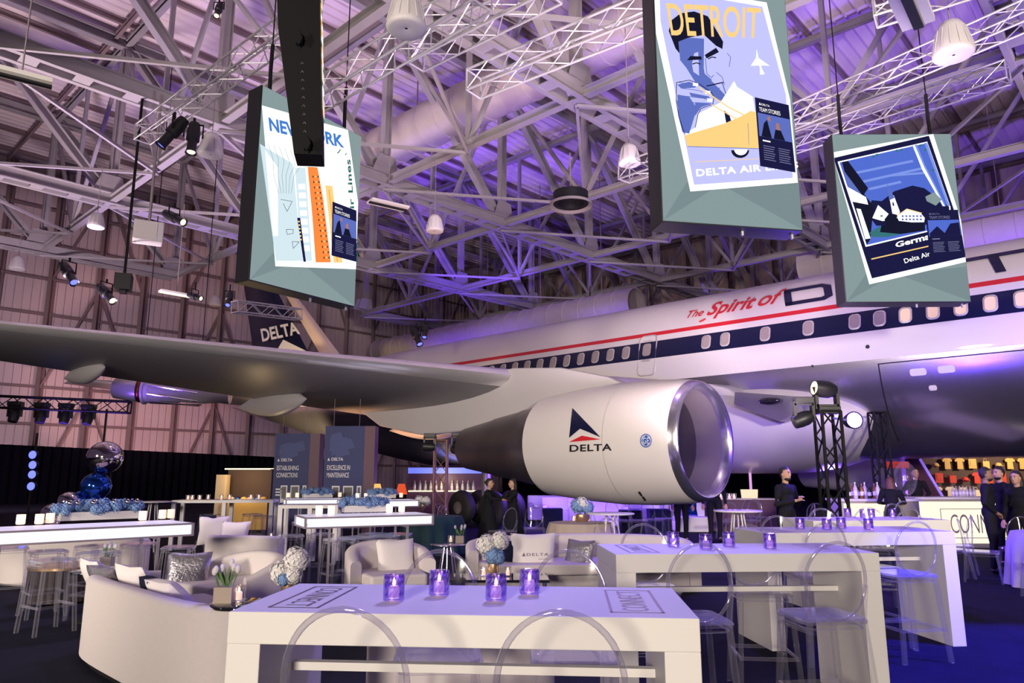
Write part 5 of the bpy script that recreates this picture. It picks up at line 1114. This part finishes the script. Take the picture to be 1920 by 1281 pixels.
def tulips(c, lab, n=6):
    t = thing('tulip_planter', lab, 'flower arrangement', c); m = MB(); m.box((0, 0, .055), (.13, .1, .11)); m.build('planter_box', 'stemm', t)
    for k in range(n):
        x, y = random.uniform(-.05, .05), random.uniform(-.03, .03); X, Y = x * 1.7, y * 1.6; z = .2 + random.uniform(0, .06)
        m = MB(); m.tube([(x, y, .1), (X, Y, z)], .004, 5); m.build('stem', 'leaf', t); m = MB(); m.sphere((X, Y, z + .015), .02, 10, 0, (1, 1, 1.5)); m.build('tulip', 'pillow', t)
    m = MB()
    for k in range(8):
        a = k * .8; m.prism([(0, 0, .1), (.05 * math.cos(a), .03 * math.sin(a), .16), (.08 * math.cos(a), .05 * math.sin(a), .24), (.04 * math.cos(a) + .01, .03 * math.sin(a), .17)], (.002, .002, 0))
    m.build('leaf', 'leaf', t)
p = PZ(421, 1130, .721); tulips(p, 'white tulips in a wooden planter on the black side table'); p = PZ(200, 1062, .551); tulips(p, 'white tulips on the side table behind the loveseat'); p = PZ(862, 1018, .551); tulips(p, 'small white flowers on the mirrored side table', 5)
# ------------------------------------------------------------------ balloons on a stand
bx = PY(197, 858, 12.5)
t = thing('balloon_stand', 'thin stand holding the silver and blue balloons behind the illuminated table', 'stand', (bx.x, 12.75, 0)); m = MB(); m.tube([(0, 0, 0), (0, 0, 2.1)], .015, 8); m.tube([(0, 0, 1.1), (-.55, -.1, .95)], .012, 6); m.build('pole', 'blackm', t); m = MB(); m.lathe([(.002, .03), (.3, .03), (.32, 0)], 24); m.build('base', 'blackm', t)
for (px, py, Y, r, mm, lab) in ((197, 858, 12.4, .285, 'ball', 'largest silver mirror balloon on top of the stack'), (180, 912, 12.3, .235, 'bballoon', 'large blue mirror balloon below the top silver one'), (129, 942, 11.9, .17, 'ball', 'silver mirror balloon beside the hydrangea centrepiece'), (151, 934, 12.2, .12, 'bballoon', 'small blue mirror balloon between two larger ones'),
                             (102, 968, 11.8, .21, 'ball', 'dusky silver balloon sitting lowest, behind the votives'), (175, 950, 12.2, .17, 'ball', 'silver balloon half hidden behind the hydrangeas'), (182, 934, 12.6, .14, 'bballoon', 'blue balloon tucked under the large blue one')):
    t = thing('foil_balloon', lab, 'balloon', PY(px, py, Y), 0, 'mirror balloons'); m = MB(); m.sphere((0, 0, 0), r, 40, 0, (1, 1, .96)); m.build('foil_sphere', mm, t); m = MB(); m.lathe([(.002, -r * .94), (.02, -r * .98), (.012, -r * 1.03), (.002, -r * 1.02)], 10); m.build('valve', mm, t)

# ================================================================== BARS, BANNERS, FAR SIDE
def bar(px0, px1, Y, z, lab, lit_from=0., rz=0, txt=None, dep=.7):
    x0, x1 = PY(px0, 900, Y).x, PY(px1, 900, Y).x; L = x1 - x0; t = thing('bar_counter', lab, 'bar', (x0, Y, 0), rz)
    m = MB(); m.box((L / 2, dep / 2 + .03, (z - .05) / 2), (L, dep, z - .05)); m.build('body', 'frame', t); m = MB(); m.box((L / 2, dep / 2, z - .025), (L + .06, dep + .1, .05)); m.build('counter_top', 'hull', t)
    l1 = L * (1 - lit_from); m = MB(); m.box((l1 / 2, .015, z / 2), (l1 - .12, .03, z - .2)); m.build('light_panel', 'litw', t)
    if txt:
        m = MB(); f = lambda x, y: (.75 + (L - 1.3) * x, -.003, .32 + .42 * y); text_on(m, txt, f, 0, -.004)
        for a, b in (((.55, .22), (L - .3, .22)), ((L - .3, .22), (L - .3, .86)), ((L - .3, .86), (.55, .86)), ((.55, .86), (.55, .22))): m.bar((a[0], 0, a[1]), (b[0], 0, b[1]), .015)
        m.build('bar_lettering', 'gtypel', t, fix=False)
    return t
bar(1574, 1720, 16.2, 1.10, 'bar counter with cream lit front and bottles on top, behind the truss tower', .3)
bar(1712, 1935, 16.8, 1.12, 'wide glowing bar counter with outlined lettering, behind two black-clad staff', 0, 0, 'CONNECT')
BT = [mat('bottle_dark', (.02, .03, .015), .15), mat('bottle_amber', (.25, .10, .03), .2), mat('bottle_clear', (.55, .50, .50), .15)]
def bottle(p, i, lab, g, s=1.0):
    t = thing('bottle', lab, 'bottle', p, 0, g); m = MB(); m.lathe([(r * s, h * s) for r, h in ((.002, 0), (.038, 0), (.04, .02), (.04, .18), (.03, .21), (.014, .24), (.014, .30), (.002, .30))], 14); m.build('glass_body', BT[i % 3], t)
    m = MB(); m.lathe([(.0415 * s, .06 * s), (.0415 * s, .14 * s)], 14); m.build('bottle_label', 'hull', t, fix=False)
for i, px in enumerate((1590, 1596, 1602, 1608, 1614, 1620, 1628, 1638, 1644, 1652)): p = PY(px, 900, 16.45 + .12 * (i % 2)); bottle(Vector((p.x, p.y, 1.101)), i, f'bottle standing on the bar by the tower, {["first","second","third","fourth","fifth","sixth","seventh","eighth","ninth","last"][i]} of the row', 'bottles on the bar', 1.0 + .1 * (i % 3))
for i in range(7): p = PY(1782 + 6.5 * i, 900, 17.35); bottle(Vector((p.x, 17.3, 1.121)), 2, f'clear carafe on the wide bar, {["first","second","third","fourth","fifth","sixth","last"][i]} of the cluster', 'carafes on the wide bar', .8)
# merchandise wall
xm = PY(1735, 900, 24.5).x
t = thing('display_wall', 'dark merchandise wall hung with garments behind the wide bar', 'display wall', (xm, 24.6, 0)); m = MB(); m.box((3.2, .1, 1.5), (6.4, .2, 3.0)); m.build('wall_board', 'shelf', t)
light('SPOT', (xm + 2.5, 22.3, 2.7), (xm + 2.5, 24.5, 1.5), (1, .78, .5), 520, .3, 140)
WD = ['first', 'second', 'third', 'fourth', 'fifth', 'sixth', 'seventh', 'eighth', 'ninth', 'tenth', 'eleventh', 'twelfth']
for r, z in enumerate((1.05, 1.52, 1.99)):
    for c in range(12):
        x = xm + .35 + c * .42 + (.1 if r % 2 else 0); k = (c * 5 + r * 3) % 5; mm = ['cream2', 'gold2', 'cream2', 'redc', 'gold2'][k]
        kind = ['shirt', 'poster_card', 'cap', 'shirt', 'bag'][(c * 3 + r) % 5]
        row = ['lowest', 'middle', 'upper'][r]; m = MB(); P = (x, 24.49, z)
        if kind == 'shirt': m.prism([(-.17, 0, .12), (-.10, 0, .18), (.10, 0, .18), (.17, 0, .12), (.14, 0, .05), (.09, 0, .08), (.10, 0, -.18), (-.10, 0, -.18), (-.09, 0, .08), (-.14, 0, .05)], (0, -.04, 0)); kl = 'garment'
        elif kind == 'poster_card': m.box((0, -.02, 0), (.26, .04, .32)); m.box((0, -.045, .02), (.18, .01, .18), mi=0); kl = 'framed card'
        elif kind == 'cap': m.sphere((0, -.06, -.05), .11, 14, 0, (1, .9, .8)); m.box((0, -.16, -.07), (.16, .12, .015)); kl = 'cap'
        else: m.box((0, -.05, -.04), (.22, .1, .24)); m.tube([(-.06, -.05, .08), (-.04, -.05, .16), (.04, -.05, .16), (.06, -.05, .08)], .008, 5); kl = 'bag'
        o = m.build(kind, mm, None, P, bevel=.004); tag(o, f'{kl} hanging in the {row} row of the merchandise wall, {WD[c]} from the maroon panel', kl, 'goods on the merchandise wall')
t = thing('slanted_panel', 'maroon slanted panel with a violet lit edge beside the merchandise wall', 'panel', PY(1700, 900, 22.4) * 1.0); t.location.z = 0
m = MB(); m.prism([(0, 0, 2.1), (.45, 0, 2.1), (1.5, 0, 0), (0, 0, 0)], (0, .25, 0)); m.build('board', 'bside', t); m = MB(); m.bar((.46, -.02, 2.1), (1.52, -.02, 0), .06); m.build('edge_trim', mat('violet_edge', (.4, .3, .8), .4, em=(.35, .2, 1), es=.6), t)
t = thing('hanging_sign', 'small red sign hung under the belly beside the bar', 'sign', PY(1683, 872, 18)); m = MB(); m.box((0, 0, 0), (.55, .04, .16)); m.build('sign_board', 'redc', t); [MB().tube([(x, 0, .08), (x, 0, .45)], .006, 4).build('cord', 'blackm', t) for x in (-.2, .2)]
t = thing('foil_balloon', 'tall clear violet balloon floating beside the bartender', 'balloon', PY(1698, 897, 17.5)); m = MB(); m.sphere((0, 0, 0), .3, 24, 0, (.8, .8, 1.35)); m.build('foil_sphere', 'glass', t); m = MB(); m.tube([(0, 0, -.4), (.02, 0, -1.35)], .004, 4); m.build('string', 'white', t)
# banners
def banner(px0, px1, ptop, Y, lab, l1, l2, ph, extra):
    x0, x1 = PY(px0, 900, Y).x, PY(px1, 900, Y).x; zt = PY(px0, ptop, Y).z; L = x1 - x0; t = thing('banner_panel', lab, 'banner', (x0, Y, 0), -.0)
    m = MB(); m.box((L / 2, .03, zt / 2 + .1), (L, .06, zt - .2)); m.build('printed_board', 'bannerm', t); m = MB(); m.box((L + .14, .25, zt / 2), (.28, .5, zt)); m.build('side_column', 'bside', t)
    m = MB(); q = lambda x, z, w, h: (lambda u, v: (x + w * u, -.006, z + h * v)); text_on(m, l1, q(.09, 1.75, .62, .13), 0, .01); m.build('banner_lettering', 'type', t, fix=False); m = MB(); text_on(m, l2, q(.09, 1.55, .60, .13), 0, .01); m.build('banner_lettering', 'type', t, fix=False); m = MB(); text_on(m, extra, q(.20, 2.0, .32, .08), 0, .02); m.poly([(.09, -.006, 2.0), (.16, -.006, 2.0), (.125, -.006, 2.08)])
    for r in range(3): m.poly([(.09, -.006, 1.2 - .08 * r), (.28 - .03 * r, -.006, 1.2 - .08 * r), (.28 - .03 * r, -.006, 1.24 - .08 * r), (.09, -.006, 1.24 - .08 * r)])
    m.build('banner_lettering', 'type', t, fix=False)
    m = MB()
    for (u0, u1, v0) in ((.16, .42, .62), (.44, .76, .62), (.78, .96, .62)):
        m.poly([(L * u0 + .07, -.006, .85), (L * u1, -.006, .85), (L * u1, -.006, 1.33), (L * u0 + .07, -.006, 1.33)]); m.poly([(L * u0 + .1, -.009, .96), (L * u1 - .03, -.009, .96), (L * u1 - .03, -.009, 1.29), (L * u0 + .1, -.009, 1.29)], 1)
    m.build('printed_photo', ['type', 'photo'], t, fix=False)
    m = MB(); c = PY(px0, 800, Y)
    for x in (L * .2, L * .85): m = MB(); m.tube([(x, .03, zt), (x, .03, zt + .75)], .006, 4); m.build('hanging_wire', 'steeld', t)
    m = MB(); rnd = random.Random(L)
    for k in range(7):
        x, z = rnd.uniform(.1, L - .5), rnd.uniform(2.0, zt - .5); y = -.001 - .0006 * k; m.poly([(x, y, z), (x + .4, y, z + .1), (x + .3, y, z + .35), (x + .05, y, z + .28)])
    m.build('faded_print', mat('banner_tint' + str(ph), (.05, .07, .23), .6), t, fix=False)
banner(512, 578, 813, 20.8, 'blue banner panel about establishing connections, with three printed photos', 'ESTABLISHING', 'CONNECTIONS', 1, 'DELTA'); banner(606, 681, 799, 19.8, 'blue banner panel about excellence in maintenance, with three printed photos', 'EXCELLENCE IN', 'MAINTENANCE', 2, 'DELTA')
# stall and cabinets
def box_thing(name, lab, cat, loc, d, matn, rz=0, z0=0, grp=None, bev=.01):
    m = MB(); m.box((0, 0, z0 + d[2] / 2), d); o = m.build(name, matn, None, loc, rz, bevel=bev); return tag(o, lab, cat, grp)
p = PY(455, 900, 22); t = thing('display_stall', 'warm lit display stall with shelves left of the banners', 'stall', (p.x, 22.3, 0))
m = MB(); m.box((0, .5, .9), (1.5, .06, 1.8)); m.box((.74, .25, .9), (.05, .5, 1.8)); m.build('back_panel', 'shelf', t); m = MB(); m.box((-.78, .2, .85), (.28, .4, 1.55)); m.build('shelf_column', 'cream2', t); m = MB(); m.box((0, .2, .4), (1.4, .5, .8)); m.build('counter', 'gold2', t)
m = MB(); m.bar((-.75, .2, 1.8), (.75, .2, 1.8), .04); m.build('light_rail', 'tube', t)
for i in range(6): m = MB(); m.sphere((0, 0, .08), .11, 14, 0, (1, 1, .8)); m.box((0, -.13, .04), (.16, .12, .015)); o = m.build('cap', ['cream2', 'bballoon', 'gold2'][i % 3], None, (p.x - .5 + .2 * i, 22.5, .80)); tag(o, f'cap standing on the warm display stall, {WD[i]} along', 'cap', 'caps on the stall')
light('POINT', (p.x, 21.9, 1.5), None, (1, .7, .35), 45, .1)
t = thing('back_bar', 'maroon back bar with a glowing bottle shelf under the wing', 'bar', (PY(838, 900, 31).x, 31, 0)); m = MB(); m.box((0, .2, .97), (3.4, .3, 1.94)); m.build('body', 'bside', t); m = MB(); m.box((0, .0, 1.8), (3.3, .06, .24)); m.build('screen_strip', mat('blue_strip', (.2, .25, .8), .5, em=(.15, .2, 1), es=.9), t); m = MB(); m.box((0, -.05, .95), (3.2, .3, .05)); m.build('shelf', 'litw', t)
light('POINT', (PY(838, 900, 31).x, 30.3, 1.45), None, (1, .85, .5), 30, .1)
for i in range(12): bottle(Vector((PY(778 + 10 * i, 900, 31).x, 30.95, .976)), 2, f'bottle on the glowing back bar shelf, {WD[i]} along', 'bottles on the back bar', 1.35)
def lamp(px, mm, lab):
    q = PY(px, 912, 20); t = thing('table_lamp', lab, 'lamp', (q.x, 20, 0)); m = MB(); m.tube([(0, 0, 0), (0, 0, 1.15)], .02, 8); m.build('pole', 'blackm', t); m = MB(); m.lathe([(.09, 1.38), (.16, 1.1)], 20); m.build('lamp_shade', mm, t); m = MB(); m.lathe([(.002, .03), (.14, .03), (.15, 0)], 16); m.build('base', 'blackm', t)
lamp(707, emis('amber_shade', (1, .5, .15), 1.2), 'lamp with glowing amber shade beside the second banner'); lamp(753, emis('red_shade', (1, .12, .04), .8), 'lamp with glowing red shade near the slender tower')
# violet lounge behind the engine
for i, (px, Y, w, lab) in enumerate(((1060, 25, 1.6, 'first'), (1120, 24, 1.9, 'second'), (1195, 26.2, 2.0, 'third'), (1025, 27, 1.4, 'rearmost'))):
    q = PY(px, 900, Y); t = thing('lounge_sofa', f'white boxy lounge sofa in violet light behind the engine, {lab} of the group', 'sofa', (q.x, Y, 0), 0, 'violet lounge sofas'); m = MB(); m.box((0, .35, .45), (w, .22, .85)); m.build('backrest', 'pillow', t, bevel=.04)
    m = MB(); m.box((0, -.1, .23), (w - .3, .75, .42)); m.build('seat', 'pillow', t, bevel=.04)
    for s in (-1, 1): m = MB(); m.box((s * (w / 2 - .09), -.05, .32), (.18, .85, .6)); m.build('armrest', 'pillow', t, bevel=.04)
for i, (px, Y) in enumerate(((1035, 22.5), (1180, 21.5), (1232, 22))): q = PY(px, 900, Y); box_thing('cube_table', f'navy cube table in the violet lounge, {WD[i]} along', 'side table', (q.x, Y, 0), (.6, .6, .62), 'navyf', grp='navy cube tables')
q = PY(1300, 900, 21); t = thing('lounge_sofa', 'white chair with blue cushion seen between dark trousered guests', 'sofa', (q.x, 21.6, 0)); m = MB(); m.box((0, .3, .45), (1.0, .2, .9)); m.build('backrest', 'pillow', t, bevel=.04); m = MB(); m.box((0, -.1, .22), (1.0, .7, .42)); m.build('seat', 'pillow', t, bevel=.04)
cushion(Vector((q.x - .05, 21.35, .66)), 0, -.2, .42, 'bballoon', 'blue cushion on the white chair between the dark trousered guests')
for i, (px, Y) in enumerate(((1360, 19), (1375, 20), (1400, 19.5), (1420, 21), (1195, 19.5), (1222, 19.8), (1245, 20.3), (1500, 17.5), (1520, 18), (1155, 19.6))):
    q = PY(px, 900, Y); place(ch0, (q.x, Y, 0), i * 1.1, f'clear ghost chair far behind the engine, {WD[i]} of the distant group', 'distant clear chairs')
q = PY(1383, 900, 22); t = thing('buffet_counter', 'dark buffet counter with glowing dishes behind the intake', 'counter', (q.x, 22, 0)); m = MB(); m.box((0, 0, .45), (2.0, .6, .9)); m.build('body', 'bside', t); m = MB(); m.box((0, 0, .92), (2.1, .7, .04)); m.build('counter_top', 'frame', t)
for i, px in enumerate((1395, 1405, 1412)): m = MB(); m.lathe([(.002, 0), (.1, 0), (.12, .25), (.002, .25)], 16); o = m.build('glowing_lantern', emis('lantern%d' % i, (1, .7, .5), 1.2), None, (PY(px, 900, 22).x, 22, .941)); tag(o, f'glowing lantern on the buffet counter, {WD[i]} of three', 'lantern', 'buffet lanterns')
m = MB(); m.tube([(0, 0, 0), (0, 0, .95)], .04, 8); o = m.build('light_tube', emis('pink_tube', (.8, .4, .8), 1.0), None, (PY(1410, 900, 22).x, 22.15, .941)); tag(o, 'upright pink light tube on the buffet counter', 'light tube')

# ================================================================== PEOPLE
EYE = mat('eye_dark', (.02, .015, .015), .3); LIPS = mat('lips', (.30, .10, .09), .6)
def person(px, pytop, Y, rz, h, lab, pose='down', hair='short', skin='skin', beard=False, skirt=False, hm='hair', lean=0.0, turn=0.0):
    q = PY(px, pytop, Y); k = h / 1.75; t = bpy.data.objects.new('person', None); C.objects.link(t); t.location = (q.x, Y, 0); t.rotation_euler[2] = rz; t.scale = (k, k, k); tag(t, lab, 'person')
    E_ = {'down': ((.25, .03, 1.14), (.27, -.06, .88)), 'clasp': ((.27, -.02, 1.14), (.06, -.23, 1.20)), 'reach': ((.26, -.10, 1.16), (.16, -.38, 1.12)), 'hug': ((.28, -.2, 1.26), (.14, -.42, 1.24)), 'hips': ((.30, .05, 1.16), (.14, -.10, 1.0))}[pose]
    V3 = Vector; le = lambda p: V3((p[0], p[1] - lean * max(0, p[2] - .95), p[2] - .25 * abs(lean) * max(0, p[2] - .95)))
    neck, headc = le((0, .01, 1.47)), le((0, -.02, 1.635))
    b = MB(); cl = MB()
    def chain(m, pts, rs): 
        m.tube(pts, rs, 14)
        for p, r in zip(pts, rs): m.sphere(p, r * .995, 14)
    def ell(m, c, r, sc): m.sphere(c, r, 18, 0, sc)
    ell(b, headc, .1, (.78, .95, 1.17)); ell(b, headc + V3((0, -.035, -.06)), .06, (.85, .9, .9)); b.lathe([(.002, -.03), (.012, -.022), (.016, 0), (.006, .03), (.002, .032)], 8, c=headc + V3((0, -.095, -.012)))
    for s in (-1, 1): ell(b, headc + V3((s * .078, .01, -.005)), .022, (.4, .8, 1.3))
    chain(b, [neck - V3((0, 0, .06)), headc - V3((0, -.01, .09))], [.055, .05])
    chain(b, [le((0, .01, 1.0)), le((0, .01, 1.2)), le((0, .01, 1.34))], [.06, .06, .055])
    for s in (-1, 1):
        sh = le((s * .175, 0, 1.40)); el = le((s * E_[0][0], E_[0][1], E_[0][2])); wr = le((s * E_[1][0], E_[1][1], E_[1][2] + (.04 if s > 0 and pose == 'clasp' else 0)))
        chain(b, [sh, el, wr], [.045, .037, .026]); chain(cl, [sh, (sh + el) / 2, el, el + (wr - el) * .9], [.066, .056, .050, .036])
        d = (wr - el).normalized(); x = d.cross(V3((0, 0, 1)) if abs(d.z) < .9 else V3((0, 1, 0))).normalized(); y = x.cross(d).normalized(); curl = -y if pose != 'down' else V3((-s, 0, 0))
        pc = wr + d * .05; b.add([], []); chain(b, [wr, pc - x * .018, pc + d * .02 - x * .02], [.022, .022, .02]); chain(b, [wr, pc + x * .018, pc + d * .02 + x * .02], [.022, .022, .02])
        for f, (o_, ln) in enumerate(((-.032, .062), (-.011, .074), (.011, .07), (.032, .055))):
            a = pc + d * .03 + x * o_; m1 = a + d * ln * .55 + curl * .008; b.tube([a, m1, m1 + d * ln * .35 + curl * .02], [.0095, .009, .0075], 8)
        th = pc - x * .035 * s - d * .02; b.tube([th, th - x * .022 * s + d * .03, th - x * .02 * s + d * .055 + curl * .01], [.012, .010, .008], 8)
        hp_, kn, an = V3((s * .09, 0, .92)), V3((s * .105, -.015, .50)), V3((s * .11, .02, .09)); chain(b, [hp_, kn, an], [.075, .05, .035])
        if not skirt: chain(cl, [hp_, (hp_ + kn) / 2 + V3((s * .01, 0, 0)), kn, an + V3((0, 0, .02))], [.098, .088, .066, .055])
        chain(b, [an, V3((s * .115, -.13, .045))], [.035, .03])
    ell(cl, le((0, 0, 1.36)), .15, (1.15, .72, .82)); ell(cl, le((0, .0, 1.2)), .145, (1.05, .75, 1.2)); ell(cl, V3((0, 0, 1.0)), .15, (1.08, .80, .9)); ell(cl, le((0, .01, 1.44)), .075, (1.6, 1.0, .75))
    if skirt: cl.lathe([(.002, .05), (.34, .05), (.26, .5), (.17, .95), (.14, 1.1), (.002, 1.1)], 24)
    def rm(m, nm, mt, vx):
        o = m.build(nm, mt, t); r = o.modifiers.new('merge', 'REMESH'); r.mode = 'VOXEL'; r.voxel_size = vx; r.use_smooth_shade = True; w = o.modifiers.new('relax', 'SMOOTH'); w.iterations = 3; w.factor = .5; return o
    rm(b, 'body', skin, .0085); rm(cl, 'clothing', 'cloth', .014)
    for s in (-1, 1):
        m = MB(); m.sphere((s * .115, -.05, .045), .06, 16, 0, (.75, 2.2, .75)); m.build('shoe', 'black', t)
        m = MB(); m.sphere(headc + V3((s * .032, -.088, .012)), .009, 8, 0, (1.3, .6, .8)); m.build('eye', EYE, t)
        m = MB(); m.tube([headc + V3((s * .016, -.096, .033)), headc + V3((s * .05, -.082, .034))], .005, 6); m.build('eyebrow', hm, t)
    m = MB(); m.sphere(headc + V3((0, -.088, -.057)), .02, 10, 0, (1, .35, .28)); m.build('mouth', LIPS, t)
    m = MB(); m.sphere(headc + V3((0, .018, .022)), .104, 36, 0, (.82, .93, 1.10)); m.v = [v for v in m.v]
    keep = lambda v: (v[1] > headc.y + .0 and v[2] > headc.z - .09) or v[2] > headc.z + .062 + .25 * max(0, .03 - abs(v[0] - headc.x))
    for i, v in enumerate(m.v):
        if not keep(v) : m.v[i] = tuple(headc + (Vector(v) - headc) * .84)
    if hair == 'long': m.sphere(headc + V3((0, .065, -.10)), .11, 18, 0, (.85, .5, 1.75)); m.sphere(headc + V3((0, .07, -.2)), .09, 16, 0, (.9, .45, 1.5))
    if hair == 'bun': m.sphere(headc + V3((0, .11, .03)), .045, 14)
    m.build('hair', hm, t)
    if beard: m = MB(); m.sphere(headc + V3((0, -.03, -.078)), .058, 18, 0, (.98, 1.0, .7)); m.build('beard', hm, t)
    return t
person(1470, 876, 12.4, .55, 1.75, 'bearded man in black with hands clasped before his chest', 'clasp', 'short', 'skin', True)
person(1714, 878, 17.9, -.1, 1.78, 'bartender in black shirt standing behind the bars', 'hips', 'short', 'skin')
person(1668, 903, 15.4, PI - .5, 1.60, 'auburn-haired person in dark coat leaning on the bar, seen from behind', 'reach', 'long', 'skin', False, False, 'hairr', .25)
person(1845, 877, 12.6, 1.0, 1.74, 'bearded man in black with hand at his hip, facing his colleague', 'hips', 'short', 'skind', True)
person(1872, 876, 13.3, -1.3, 1.76, 'dark-haired man in black shirt turned to the bearded man', 'down', 'short', 'skin', True)
person(1904, 884, 12.6, -1.1, 1.68, 'woman in black with long dark hair at the edge of the view', 'down', 'long', 'skin')
person(917, 903, 16.4, 1.2, 1.53, 'guest in long black gown with hair up, embracing another', 'hug', 'bun', 'skin', False, True)
person(962, 903, 16.5, -1.2, 1.53, 'guest in black gown with long hair, being embraced', 'hug', 'long', 'skin', False, True)
person(1274, 880, 18.2, .2, 1.76, 'guest in dark suit standing behind the engine, only legs showing', 'down', 'short', 'skin')
person(1336, 880, 18.4, -.3, 1.78, 'second guest in dark suit behind the intake, beside the cocktail table', 'down', 'short', 'skin')
